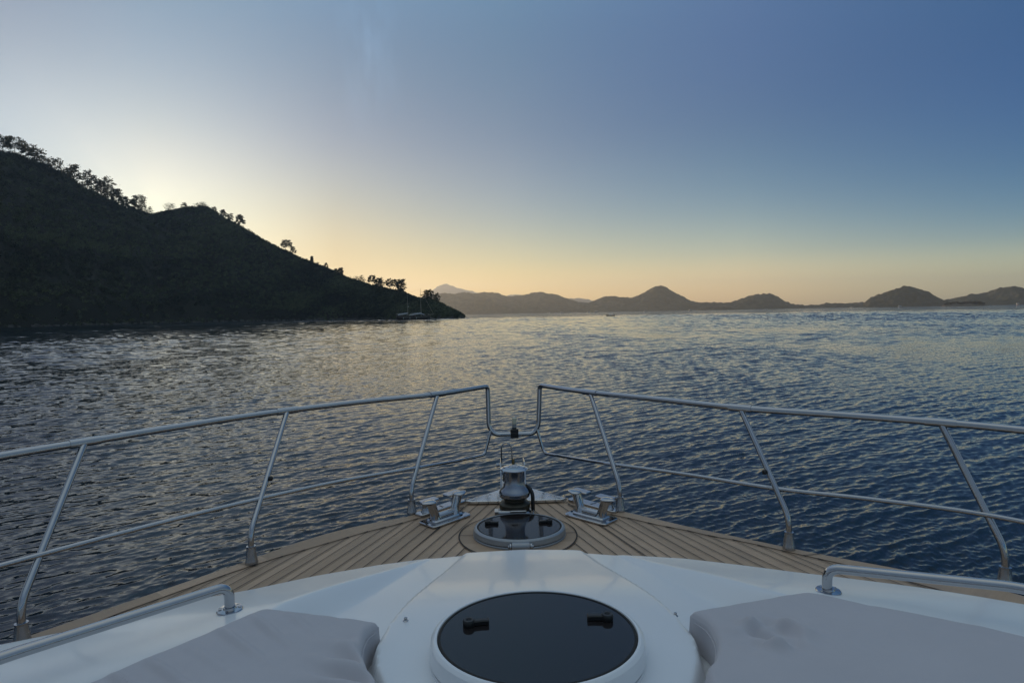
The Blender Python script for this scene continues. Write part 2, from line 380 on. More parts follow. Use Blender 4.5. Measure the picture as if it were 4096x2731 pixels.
TREES = [
 (-38.67, .215, .0179, .0208, 'umbrella', 'spreading pine at the very left edge on the ridge'),
 (-38.0, .214, .0196, .0258, 'umbrella', 'widest flat-topped pine at the left end of the ridge'),
 (-37.27, .2098, .0173, .0217, 'umbrella', 'flat-topped pine third along the ridge, sky showing under its crown'),
 (-36.7, .2068, .0155, .0217, 'open', 'thin drooping pine on the downhill side of the flat-topped group'),
 (-36.32, .2048, .0094, .015, 'bush', 'low bush just below the thin drooping pine'),
 (-35.75, .1999, .0134, .0192, 'open', 'lone two-headed pine in the gap below the flat-topped group'),
 (-35.17, .1953, .0072, .0108, 'bush', 'small bush just downhill of the two-headed pine'),
 (-34.93, .1925, .0106, .0117, 'open', 'small wispy pine leaning on the taller pointed one'),
 (-34.56, .1866, .0216, .0183, 'tall', 'pointed pine with tiered branches, first of the tall row'),
 (-33.75, .1778, .0242, .0192, 'open', 'slim pine with its bare trunk showing, in the tall row'),
 (-33.34, .1728, .0226, .0167, 'open', 'rounded pine directly right of the bare-trunked one'),
 (-32.9, .1681, .0211, .0183, 'dense', 'bushy pine left of the tallest pine on the slope'),
 (-32.47, .164, .0301, .0242, 'dense', 'tallest and broadest pine in the row above the saddle'),
 (-31.85, .1595, .0206, .0208, 'dense', 'dense pine right of the tallest one, bare stems below'),
 (-31.31, .1554, .0152, .0125, 'open', 'small see-through pine left of the round dark one'),
 (-30.86, .1529, .0143, .015, 'open', 'short pine touching the round dark one'),
 (-30.39, .1504, .023, .0233, 'dense', 'round dark pine standing last before the bright saddle'),
 (-29.7, .1501, .0085, .0108, 'bush', 'low bush in the bright saddle between the two summits'),
 (-28.2, .1579, .0075, .0167, 'bush', 'low shrub on the uphill shoulder right of the saddle'),
 (-27.17, .1627, .0054, .0075, 'bush', 'tiny pointed sapling on the second summit'),
 (-25.92, .1656, .0036, .0167, 'bush', 'flat scrub patch on top of the second summit'),
 (-24.96, .1593, .0052, .0092, 'bush', 'small shrub where the second summit starts to fall'),
 (-24.28, .1503, .0108, .0108, 'tall', 'upper of the three small pines below the second summit'),
 (-23.77, .1463, .0093, .0117, 'open', 'middle of the three small pines below the second summit'),
 (-23.0, .1399, .0146, .0142, 'tall', 'lowest and tallest of the three pines below the second summit'),
 (-19.3, .1034, .0151, .0167, 'umbrella', 'solitary umbrella pine halfway down the open slope'),
 (-18.77, .0989, .0093, .0117, 'open', 'small tree leaning beside the solitary umbrella pine'),
 (-17.18, .0864, .0079, .0058, 'tall', 'lone tiny tree below the umbrella pine'),
 (-15.99, .0779, .0063, .0058, 'bush', 'lone round bush on the lower slope'),
 (-14.74, .0673, .0091, .0108, 'dense', 'bushy tree where the slope begins to flatten'),
 (-15.17, .0708, .0044, .0058, 'bush', 'little bush uphill of the bushy tree on the flattening slope'),
 (-13.03, .0552, .008, .0183, 'bush', 'broad low thicket on the low ridge'),
 (-11.94, .0503, .0137, .0133, 'umbrella', 'forked pine with open arms right of the broad thicket'),
 (-11.33, .0478, .0121, .015, 'dense', 'round tree touching the forked pine'),
 (-10.22, .0423, .0154, .0183, 'umbrella', 'see-through pine left of the dense tree above the sailing boat'),
 (-9.36, .0393, .0179, .0158, 'dense', 'dense dark tree above the two-masted boat'),
 (-6.84, .0277, .0119, .0217, 'dense', 'dark clump of foliage crowning the point right of the masts'),
 (-6.1, .025, .0087, .0142, 'bush', 'lower clump on the point facing the far island'),
]
RIDGE = [(-70, .27), (-58, .285), (-47.06, 0.2644), (-43.21, 0.2529), (-40.8, 0.229), (-38.83, 0.2146), (-38.0, 0.214), (-37.3, 0.2098), (-36.38, 0.2053), (-35.11, 0.1944), (-33.78, 0.1788), (-32.42, 0.1638), (-30.99, 0.1538), (-29.66, 0.1502), (-29.4, 0.1505), (-28.59, 0.156), (-27.87, 0.1594), (-26.97, 0.1637), (-25.51, 0.1664), (-24.9, 0.1594), (-24.34, 0.1514), (-23.04, 0.1402), (-21.34, 0.1217), (-19.59, 0.1052), (-17.79, 0.091), (-15.95, 0.0779), (-14.07, 0.0617), (-12.14, 0.0511), (-10.18, 0.0423), (-8.97, 0.038), (-7.77, 0.03), (-6.14, 0.0259), (-4.94, 0.0136), (-3.9, 0.0040), (-3.5, -0.0035)]
D_SHORE = [(-70, 330), (-45, 420), (-38, 470), (-30, 560), (-22, 600), (-15, 560), (-8, 440), (-3.5, 405)]
D_RIDGE = [(-70, 560), (-45, 640), (-38, 690), (-29.5, 780), (-25.5, 740), (-18, 680), (-10, 545), (-6, 470), (-3.5, 418)]
def interp(tab, a): return np.interp(a, [t[0] for t in tab], [t[1] for t in tab])
hn = VNoise(11)
def headland(a, t):
    """az degrees, t 0 shore .. 1 ridge .. 1.7 far foot -> x, y, z"""
    a = np.asarray(a, float); t = np.asarray(t, float)
    d0 = interp(D_SHORE, a); d1 = interp(D_RIDGE, a); h = 3.25 + interp(RIDGE, a)*d1 - 2.2
    h = np.maximum(h, .4)
    d = d0 + (d1-d0)*t
    d = d - 14*hn.fbm(a*.33+3, t*1.2, 3)*np.sin(np.clip(t, 0, 1)*pi)
    up_ = .07*sstep(0, .05, t) + .93*(np.clip(t, 0, 1)**.92)
    dn = 1 - sstep(1.0, 1.9, t)*1.04
    z = h*np.where(t <= 1, up_, dn)
    gul = hn.fbm(a*.55, t*.9+5, 4)
    z = z + h*.26*gul*np.sin(np.clip(t, 0, 1)*pi)
    x, y = polar(a, d)
    return x, y, z - .8*(t < .012)
def build_headland():
    A = np.linspace(-70, -3.5, 420); T = np.concatenate([np.linspace(0, 1, 80), np.linspace(1.03, 1.9, 24)])
    AA, TT = np.meshgrid(A, T, indexing='ij')
    x, y, z = headland(AA, TT)
    z = z + (hn.fbm(x/5, y/5, 3)*1.5)*np.clip(TT*8, 0, 1)
    v = np.stack([x, y, z], 2).reshape(-1, 3)
    o = mesh_np('headland', v, grid_faces(len(A), len(T))[:, ::-1], m_rockhill)
    tag(o, 'dark wooded headland sloping down into the bay on the left', kind='structure')
    # the wood that covers it reads as one mass
    g = np.random.default_rng(21); n = 14500
    a = np.concatenate([g.uniform(-50, -3.7, n-1800), g.uniform(-12, -3.6, 1800)]); t = g.uniform(.004, 1.0, n)**1.12
    keep = (g.random(n) < .93) | (t > .2)
    keep &= ~((t < .05) & (g.random(n) < .35))
    a = a[keep]; t = t[keep]; n = len(a)
    x, y, z = headland(a, t)
    sz = g.uniform(1.25, 2.9, n)*np.where(t > .97, .75, 1)*np.where(a > -9, .62, 1)
    sz *= np.where(t > .85, .8, 1)
    # low scrub along the skyline
    k = 1900; a2 = g.uniform(-46, -3.8, k); t2 = g.uniform(.955, 1.02, k); x2, y2, z2 = headland(a2, t2)
    x = np.concatenate([x, x2]); y = np.concatenate([y, y2]); z = np.concatenate([z, z2])
    sz = np.concatenate([sz, g.uniform(.7, 1.5, k)*np.where(g.random(k) < .16, 1.8, 1)*np.where(a2 > -9, .6, 1)*np.where((a2 < -30)*(g.random(k) < .35), 1.9, 1)]); n = len(x)
    # undergrowth round the feet of the skyline pines
    ta = np.repeat([q[0] for q in TREES if q[0] < -22], 15); a3 = ta+g.normal(0, .28, len(ta)); t3 = g.uniform(.965, 1.005, len(ta)); x3, y3, z3 = headland(a3, t3)
    x = np.concatenate([x, x3]); y = np.concatenate([y, y3]); z = np.concatenate([z, z3]); sz = np.concatenate([sz, g.uniform(1.4, 3.5, len(ta))*np.where(ta < -29.9, 1.15, .6)]); n = len(x)
    temps = []
    for k in range(6):
        p = clump_points(g, 10, 5, (.85, .85, .62), (.24, .24, .17)); temps.append(p)
    V = []; TI = []
    for k in range(6):
        idx = np.where(np.arange(n) % 6 == k)[0]; p = temps[k]
        C = np.stack([x[idx], y[idx], z[idx] + sz[idx]*.55], 1)
        pts = C[:, None, :] + p[None]*sz[idx][:, None, None]
        V.append(pts.reshape(-1, 3)); TI.append(np.repeat(np.clip(g.normal(.36, .26, len(idx)) + 1.1*hn.fbm(x[idx]/38+9, z[idx]/16+4, 3), 0, 1), len(p)))
    V = np.concatenate(V); TI = np.concatenate(TI)
    vv, ff = leaf_quads(V, g.uniform(.30, .62, len(V)), g)
    o = mesh_np('forest', vv, ff, m_forest, smooth=False)
    at = o.data.attributes.new('tint', 'FLOAT', 'POINT'); at.data.foreach_set('value', np.repeat(TI, 4).astype(np.float32))
    tag(o, 'dense dark pine and scrub wood covering the whole headland', kind='stuff')
    # broken shoreline rocks
    mb = MB()
    for i in range(420):
        aa = g.uniform(-48, -3.6); x, y, z = headland(aa, g.uniform(-.004, .02)); s = g.uniform(.5, 1.9)
        T = Matrix.Translation((x, y, g.uniform(-.2, .35))) @ Matrix.Rotation(g.uniform(0, 6), 4, 'Z') @ Matrix.Rotation(g.uniform(-.5, .5), 4, 'X')
        pts = [T @ Vector((px*s*g.uniform(.6, 1.2), py*s*g.uniform(.6, 1.2), pz*s*g.uniform(.35, .7))) for px in (-1, 1) for py in (-1, 1) for pz in (-1, 1)]
        mb.add(pts, [(0, 1, 3, 2), (4, 6, 7, 5), (0, 4, 5, 1), (2, 3, 7, 6), (0, 2, 6, 4), (1, 5, 7, 3)])
    o = mb.build('shore_rocks', noise_on(mat_new('shore_rock', (.10, .09, .075), .9), .4, .4), smooth=False)
    tag(o, 'low broken rocks along the foot of the headland', kind='stuff')
build_headland()

def pine_tree(a, t0, hgt, wid, label, style, seed, group):
    """a pine on the headland ridge: trunk (with limbs) and a clumped crown"""
    g = np.random.default_rng(seed); d = float(interp(D_RIDGE, a))
    H = hgt*d*1.02 + 2.0; W = wid*d*g.uniform(.92, 1.12)
    zb = 3.25 + t0*d - 2.2
    x, y = polar(a, d)
    root = empty('pine_tree', (x, y, zb)); tag(root, label, 'tree', group)
    tb = MB(); lean = g.normal(0, .05, 2)
    trunk_top = {'umbrella': .8, 'open': .85, 'dense': .8, 'bush': .6, 'tall': .9}[style]
    bend = g.normal(0, .04*H, 2)
    tp = [Vector((lean[0]*H*s+bend[0]*sin(s*pi), lean[1]*H*s+bend[1]*sin(s*pi), H*trunk_top*s)) for s in np.linspace(0, 1, 7)]
    tb.tube(tp, max(.12, H*.017), 7, r2=H*.006)
    lo = {'umbrella': .42, 'open': .28, 'dense': .10, 'bush': .05, 'tall': .25}[style]
    nc = {'umbrella': 24, 'open': 22, 'dense': 40, 'bush': 14, 'tall': 28}[style]
    pts = []
    for i in range(nc):
        s = lo + (1-lo)*((i+.5)/nc)
        if style == 'umbrella': rad = W*.5*(.55+.45*g.random())*(1 - .45*max(0, (s-.8)/.2))
        elif style == 'tall': rad = W*.5*(1-(s-lo)/(1-lo)*.65)*g.uniform(.35, 1)
        else: rad = W*.5*math.sin(min(1, (s-lo)/(1-lo)*.85+.22)*pi*.82)**.7*g.uniform(.3, 1)
        an = i*2.4+g.uniform(-.5, .5)
        c = Vector((cos(an)*rad, sin(an)*rad*.9, H*s)); base = Vector((lean[0]*H*s, lean[1]*H*s, H*min(s, trunk_top)*.9))
        tb.tube([base, (base+c)/2+Vector((0, 0, -.04*H)), c], max(.05, H*.006), 5, r2=.03)
        k = .068*W*g.uniform(.7, 1.35) if style != 'bush' else .11*W
        k = max(k, .42)
        per = 46
        pts.append(np.array(c)[None]+g.normal(size=(per, 3))*np.array([k, k, k*.5]))
    tb.build('trunk', m_wood_dark, root)
    P = np.concatenate(pts); vv, ff = leaf_quads(P, g.uniform(.26, .55, len(P))*min(1.25, max(.75, H/11)), g)
    o = mesh_np('crown', vv, ff, m_pine, root, smooth=False)
    at = o.data.attributes.new('tint', 'FLOAT', 'POINT'); at.data.foreach_set('value', np.repeat(np.clip(g.normal(.4, .25, len(P)), 0, 1), 4).astype(np.float32))
    return root
for i, (a, t0, h, wd, st, lab) in enumerate(TREES): pine_tree(a, t0, h, wd, lab, st, 100+i, 'trees along the headland skyline')

m_far = mat_new('island_wood', (.045, .048, .03), .95, 0, .1)
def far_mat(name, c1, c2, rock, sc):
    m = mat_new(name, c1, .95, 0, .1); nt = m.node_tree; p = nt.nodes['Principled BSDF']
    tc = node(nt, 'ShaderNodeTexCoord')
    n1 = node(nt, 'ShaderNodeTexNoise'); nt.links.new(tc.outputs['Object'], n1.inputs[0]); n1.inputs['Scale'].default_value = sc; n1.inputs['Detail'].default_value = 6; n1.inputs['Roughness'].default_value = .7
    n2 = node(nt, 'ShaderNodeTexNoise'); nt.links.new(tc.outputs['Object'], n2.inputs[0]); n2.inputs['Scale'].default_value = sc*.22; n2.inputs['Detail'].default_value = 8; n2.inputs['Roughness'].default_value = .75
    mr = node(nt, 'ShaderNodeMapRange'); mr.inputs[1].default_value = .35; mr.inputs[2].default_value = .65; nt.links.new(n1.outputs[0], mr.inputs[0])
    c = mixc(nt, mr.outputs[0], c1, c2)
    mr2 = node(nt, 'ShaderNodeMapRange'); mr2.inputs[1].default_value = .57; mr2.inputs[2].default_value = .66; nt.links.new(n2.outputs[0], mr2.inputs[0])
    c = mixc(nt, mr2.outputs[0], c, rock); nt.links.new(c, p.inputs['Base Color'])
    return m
def island(name, sil, D, cell, canopy, mat, label, front=1.5, back=1.5, seed=1, kind='structure', rough=.22):
    """a real hill: the silhouette is its ridge at distance D; slopes fall to the water before and behind"""
    az_ = np.array([s[0] for s in sil]); te = np.array([s[1] for s in sil])
    span = np.radians(az_[-1]-az_[0])*D; nu = max(30, int(span/cell)); A = np.linspace(az_[0], az_[-1], nu)
    h = 3.25 + np.interp(A, az_, te)*D - canopy*.5; h = np.maximum(h, .3)
    k = np.ones(5)/5
    hs = np.convolve(np.pad(h, 2, 'edge'), k, 'valid')
    hmax = h.max(); wmax = max(hmax*front, 12)
    nv = max(16, int(wmax*2/cell)); V = np.linspace(-1, 1, nv)
    vn = VNoise(seed)
    AA, VV = np.meshgrid(A, V, indexing='ij'); HH = hs[:, None]
    HW = 10 + .45*hmax*front + .55*HH*front          # half width at this place
    x0 = AA*0.0
    s = np.abs(VV); prof = np.where(VV < 0, 1-s**1.25, 1-s**1.5)
    dd = D + VV*HW*np.where(VV > 0, back/front, 1)
    x, y = polar(AA, dd)
    z = HH*prof
    fine = vn.fbm(x/(canopy*1.3), y/(canopy*1.3), 2)*canopy*1.1
    z = z + HH*rough*vn.fbm(x/(hmax*.6+20), y/(hmax*.6+20), 4)*4*s*(1-s)*1.6 + fine*np.clip((1-s)*6, 0, 1)*np.clip(HH/canopy, .15, 1)
    z = np.where(s > .985, -1.5, z)
    v = np.stack([x, y, z], 2).reshape(-1, 3)
    o = mesh_np(name, v, grid_faces(nu, nv)[:, ::-1], mat, smooth=False)
    if label: tag(o, label, kind=kind)
    return o
SA = [(-7.52, 0.0282), (-5.96, 0.0335), (-5.51, 0.0352), (-4.66, 0.0338), (-3.22, 0.0357), (-2.44, 0.0332), (-1.32, 0.0363), (-0.47, 0.0354), (0.19, 0.0311), (0.71, 0.0282), (2.29, 0.0295), (3.08, 0.0338), (4.0, 0.0344), (4.66, 0.0303), (5.7, 0.0265), (6.61, 0.0204), (7.52, 0.016), (8.36, 0.0141), (9.2, 0.0115), (10.35, 0.0009)]
SB = [(6.6, 0.0033), (7.52, 0.0121), (8.36, 0.0141), (9.08, 0.0202), (9.85, 0.0249), (10.88, 0.0245), (11.9, 0.0214), (12.66, 0.0222), (13.42, 0.0291), (14.05, 0.0366), (14.79, 0.0407), (15.35, 0.0393), (16.03, 0.0301), (16.64, 0.0254), (17.24, 0.0185), (17.85, 0.0139), (18.45, 0.011), (19.52, 0.0115), (20.61, 0.0091), (21.4, 0.0006)]
SC = [(17.96, 0.0011), (18.86, 0.0079), (19.88, 0.0103), (20.77, 0.0106), (21.39, 0.0127), (22.26, 0.0181), (23.23, 0.0222), (24.31, 0.0239), (24.91, 0.0191), (25.5, 0.012), (26.2, 0.0057), (27.35, 0.0039), (28.02, 0.0039), (28.69, 0.0067), (29.25, 0.0064), (29.79, 0.0047), (30.65, 0.0065), (31.5, 0.0072), (32.23, 0.0064), (33.26, 0.0001)]
SD = [(31.40, -0.0005), (31.53, 0.0093), (31.81, 0.0127), (32.43, 0.0173), (33.05, 0.0211), (33.75, 0.0258), (34.44, 0.0278), (35.13, 0.0239), (35.71, 0.0191), (36.19, 0.0131), (36.66, 0.0079), (37.13, 0.0042), (37.68, -0.0006)]
SE = [(35.72, 0.0012), (36.48, 0.0059), (37.04, 0.0073), (37.58, 0.0114), (38.48, 0.0138), (39.36, 0.0156), (40.05, 0.0215), (40.72, 0.0238), (41.48, 0.0205), (42.28, 0.0152), (43.46, 0.0108), (46, 0.0086), (50, .0115), (55, .006), (60, .001)]
SF = [(18.1, -0.0015), (18.61, 0.0019), (19.37, 0.0042), (20.77, 0.0037), (21.64, 0.0010), (22.1, -0.0015)]
SG = [(36.60, -0.0026), (36.78, 0.0012), (37.31, 0.0024), (38.04, 0.0030), (38.85, 0.0021), (39.24, -0.0002), (39.55, -0.0026)]
SP = [(-11, .012), (-9.2, .02), (-7.66, 0.0276), (-7.03, 0.0329), (-6.5, 0.0383), (-5.97, 0.0455), (-5.54, 0.0504), (-5.12, 0.053), (-4.81, 0.0499), (-4.4, 0.0442), (-3.56, 0.0418), (-2.82, 0.0374), (-2.19, 0.0344), (-0.71, 0.0294), (0.35, 0.0253), (3, .012)]
SM = [(-0.35, 0.0262), (0.71, 0.03), (1.5, 0.0316), (2.03, 0.03), (3.6, 0.0226), (5.56, 0.0185), (6.22, 0.0213), (6.74, 0.0224), (7.26, 0.0241), (8.04, 0.0233), (8.69, 0.0186), (9.85, 0.0136), (12, .004)]
wA = far_mat('wooded_island', (.022, .026, .014), (.075, .072, .042), (.15, .125, .09), .05)
wD = far_mat('rocky_island', (.022, .026, .014), (.075, .068, .042), (.24, .19, .13), .09)
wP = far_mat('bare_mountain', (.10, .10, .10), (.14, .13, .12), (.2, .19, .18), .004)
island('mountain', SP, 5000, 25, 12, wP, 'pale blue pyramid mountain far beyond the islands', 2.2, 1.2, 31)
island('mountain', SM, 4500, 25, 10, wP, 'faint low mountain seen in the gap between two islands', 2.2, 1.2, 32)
island('hills', SA, 2350, 4.5, 6, wA, 'long grey-green hilly shore between the point and the tallest island hill', 2.6, 1.5, 33)
island('hills', SB, 2150, 4.5, 6, wA, 'tallest rounded island hill in the middle distance', 2.2, 1.5, 34)
island('hills', SC, 2050, 4.0, 6, wA, 'low double-humped island right of the tallest hill', 2.2, 1.5, 35)
island('hills', SE, 2050, 4.0, 6, wA, 'dark hill running off the right edge of the photo', 2.4, 1.5, 36)
island('hills', SD, 1780, 3.0, 6, wD, 'rocky dome-shaped island with pale outcrops', 1.6, 1.4, 37)
island('hills', SF, 1650, 3.0, 5, wD, 'small low green island in front of the tallest hill', 3.0, 2.0, 38)
islet = island('islet', SG, 1230, 1.2, 1.5, far_mat('islet_rock', (.09, .08, .06), (.15, .13, .10), (.2, .17, .13), .4), 'small low rocky islet near the right edge', 2.5, 2.2, 39)
def islet_shrubs():
    g = np.random.default_rng(8); P = []; TI = []
    for i in range(150):
        a = 36.85 + 2.4*(g.random()*.5 + (i/150)*.5); a = g.uniform(36.82, 39.22); edge = min(1, (a-36.74)/.35, (39.34-a)/.35)
        x, y = polar(a, 1230+g.uniform(-14, 14)); s = g.uniform(1.5, 2.9)*(.55+.45*edge)
        p = clump_points(g, 7, 14, (s, s, s*.8), (s*.28, s*.28, s*.2)) + np.array([x, y, 1.2+3.0*edge+s*.35+g.uniform(-.8, .8)])
        P.append(p); TI.append(np.full(len(p), g.uniform(0, 1)))
    P = np.concatenate(P); vv, ff = leaf_quads(P, g.uniform(.3, .7, len(P)), g)
    o = mesh_np('shrubbery', vv, ff, foliage_mat('islet_leaves', (.014, .015, .006), (.040, .034, .015), .1), smooth=False)
    at = o.data.attributes.new('tint', 'FLOAT', 'POINT'); at.data.foreach_set('value', np.repeat(np.concatenate(TI), 4).astype(np.float32))
    tag(o, 'scrubby olive bushes crowded on the small islet', kind='stuff')
islet_shrubs()

# ------------------------------------------------------------------ haze
def build_haze():
    mb = MB(); mb.box((0, 0, 141), (12200, 12200, 292))
    m = bpy.data.materials.new('sea_haze'); m.use_nodes = True; nt = m.node_tree; nt.nodes.clear()
    out = node(nt, 'ShaderNodeOutputMaterial'); pv = node(nt, 'ShaderNodeVolumePrincipled')
    pv.inputs['Color'].default_value = (.86, .90, .95, 1); pv.inputs['Density'].default_value = HAZE_D; pv.inputs['Anisotropy'].default_value = .5
    nt.links.new(pv.outputs[0], out.inputs['Volume'])
    o = mb.build('haze', m, smooth=False); tag(o, 'thin pale sea haze over the bay', kind='stuff')
    return o
HAZE_D = .00016
build_haze()
# ------------------------------------------------------------------ boats in the bay
m_white = noise_on(mat_new('boat_gelcoat', (.72, .73, .73), .3), 2, .08)
m_far_white = noise_on(mat_new('distant_boat_paint', (.42, .43, .44), .5), 2, .1)
m_glassd = mat_new('tinted_glass', (.02, .025, .03), .08)
m_hullbr = noise_on(mat_new('dark_planked_hull', (.055, .035, .025), .45), .8, .35, stretch=(.3, 1, 3))
m_cream = mat_new('cream_paint', (.45, .40, .32), .5)
m_mast = mat_new('varnished_spar', (.42, .36, .28), .45)
m_awn = noise_on(mat_new('awning_canvas', (.33, .35, .37), .85), 1.5, .12)
m_rope = mat_new('rope', (.38, .33, .2), .9)
m_dkbox = mat_new('dark_fittings', (.03, .03, .032), .5)
def hull_loft(L_, B, sheer, keel, rake_b, rake_s, n=22, flare=.82):
    """boat hull along +x (bow), stern at -L/2; sheer(s) gives deck height"""
    mb = MB(); v = []; f = []; m = 7
    for i in range(n):
        s = i/(n-1); w = B/2*(min(1, (1-s)*2.3+.02)**.62)*(.80+.20*min(1, s*4)); zs = sheer(s)
        for j in range(m):
            t = j/(m-1); z = keel + (zs-keel)*t; ww = w*(t**.45)*(flare+(1-flare)*t)
            x = -L_/2 + L_*s + (rake_b*(t-.3) if s > .5 else 0)*max(0, (s-.5)*2)**2 - rake_s*(t-.3)*max(0, (.5-s)*2)**3
            v += [(x, ww, z), (x, -ww, z)]
    for i in range(n-1):
        for j in range(m-1):
            a = (i*m+j)*2; b = ((i+1)*m+j)*2
            f += [(a, a+2, b+2, b), (a+1, b+1, b+3, a+3)]
        a = (i*m+m-1)*2; b = ((i+1)*m+m-1)*2; f.append((a, a+1, b+1, b))
    for j in range(m-1): f.append((j*2, j*2+1, j*2+3, j*2+2))
    return mb.add(v, f)
def gulet():
    a, d = -8.3, 384; x, y = polar(a, d)
    g = empty('gulet', (x, y, 0), R(8.3)+R(4))
    tag(g, 'dark wooden two-masted sailing boat moored under the headland', 'sailing boat')
    sh = lambda s: 1.75 + 1.5*max(0, .45-s)**1.6*3.2 + 1.35*max(0, s-.55)**1.5*3
    hull_loft(20, 5.2, sh, -.6, 1.6, .6).build('hull', m_hullbr, g)
    def rail_line(dz, off):
        P = []
        for i in range(22):
            s = i/21; w = 2.6*(min(1, (1-s)*2.3+.02)**.62)*(.80+.20*min(1, s*4))
            P.append(Vector((-10+20*s+(1.6*.7 if s > .5 else 0)*max(0, (s-.5)*2)**2-.6*.7*max(0, (.5-s)*2)**3, -(w+off), sh(s)+dz)))
        return P
    st = MB(); st.tube(rail_line(-.35, .03), .07, 6); st.tube([Vector((p.x, -p.y, p.z)) for p in rail_line(-.35, .03)], .07, 6)
    st.tube(rail_line(-1.0, -.06), .05, 6)
    st.build('rubbing_strake', m_cream, g)
    rl = MB()
    for sg in (1, -1):
        rl.tube([Vector((p.x, p.y*sg, p.z)) for p in rail_line(.75, -.1)], .035, 5)
        for p in rail_line(0, -.1)[::2]: rl.tube([Vector((p.x, p.y*sg, p.z)), Vector((p.x, p.y*sg, p.z+.75))], .03, 5)
    rl.build('deck_rail', m_cream, g)
    ca = MB(); ca.prism([(-7.5, -1.7), (1.2, -1.6), (1.9, -1.0), (1.9, 1.0), (1.2, 1.6), (-7.5, 1.7)], 1.6, 2.75, bev=.12)
    cab = ca.build('deckhouse', m_hullbr, g)
    rf = MB(); rf.prism([(-7.7, -1.85), (1.3, -1.75), (2.05, -1.1), (2.05, 1.1), (1.3, 1.75), (-7.7, 1.85)], 2.76, 2.86, bev=.04); rf.build('roof', m_cream, cab)
    for i in range(5):
        wn = MB(); wn.box((-6.3+i*1.6, -1.7, 2.25), (.95, .06, .5), bev=.0); wn.build('window', m_glassd, cab)
    wh = MB(); wh.box((-1.2, 0, 3.1), (1.9, 2.2, .5), bev=.1); wh.build('wheelhouse', m_cream, g)
    for mx, h, sp in ((6.6-1.35, 19.6, 13.9), (-3.0, 16.7, 10.2)):
        mm = MB(); mm.tube([(mx, 0, 1.5), (mx-.15, 0, h)], .17, 9, r2=.07); mo = mm.build('mast', m_mast, g)
        sp_ = MB(); sp_.tube([(mx-.1, -1.4, sp), (mx-.1, 1.4, sp)], .05, 6); sp_.tube([(mx-1.3, 0, sp+.02), (mx+1.3, 0, sp+.02)], .05, 6); sp_.build('spreader', m_mast, mo)
        bo = MB(); bo.tube([(mx-.2, 0, 3.9), (mx-7.0, 0, 3.6)], .12, 8); bo.build('boom', m_mast, mo)
        sa = MB(); sa.tube([(mx-.3, 0, 4.15), (mx-3, 0, 4.08), (mx-6.6, 0, 3.8)], .2, 8, r2=.12); sa.build('furled_sail', m_awn, mo)
    rg = MB()
    rg.tube([(5.1, 0, 19.0), (13.2, 0, 2.9)], .045, 5)
    for sy in (1.8, -1.8):
        rg.tube([(5.15, 0, 18.6), (5.2, sy, 2.0)], .02, 4); rg.tube([(-3.1, 0, 16), (-3.1, sy*1.2, 1.9)], .02, 4)
    rg.tube([(-3.15, 0, 16.6), (5.1, 0, 19.2)], .018, 4); rg.tube([(-3.1, 0, 16.4), (-10.2, 0, 3.4)], .018, 4)
    rg.build('rigging', m_rope, g)
    fj = MB(); fj.tube([(8.9, 0, 11.5), (12.6, 0, 4.1)], .1, 7); fj.build('furled_jib', m_rope, g)
    bs = MB(); bs.tube([(9.6, 0, 2.9), (13.4, 0, 3.1)], .14, 8, r2=.09); bs.build('bowsprit', m_mast, g)
    for x0, x1, zl, zh, lx in ((-9.3, -3.3, 3.35, 4.35, -3.3), (-2.0, 7.2, 3.2, 4.15, 5.0)):
        aw = MB(); v = []; f = []
        xs = np.linspace(x0, x1, 9)
        for xx in xs:
            zr = np.interp(xx, [x0, lx, x1] if lx < x1 else [x0, lx], [zl, zh, zl] if lx < x1 else [zl, zh])
            for yy in (-2.3, -1.2, 0, 1.2, 2.3): v.append((xx, yy, zr - abs(yy)*.22 + .04*sin(xx*3+yy)))
        for i in range(8):
            for j in range(4): f.append((i*5+j, i*5+j+1, (i+1)*5+j+1, (i+1)*5+j))
        n0 = len(v); v += [(p[0], p[1], p[2]-.05) for p in v]; f += [tuple(k+n0 for k in q)[::-1] for q in f]
        aw.add(v, f).build('awning', m_awn, g)
    for k, xx in enumerate((-6, -2, 2)):
        fl = MB(); fl.lathe([(.02, -.45), (.16, -.35), (.19, 0), (.16, .35), (.02, .45)], (xx, -2.75, 1.0), 10); fl.build('fender', m_white, g)
    dn = MB(); dn.lathe([(.02, 0), (.25, .1), (.28, .3), (.02, .45)], (-2.6, -.5, 8.0), 10); dn.build('radar', m_white, g)
gulet()

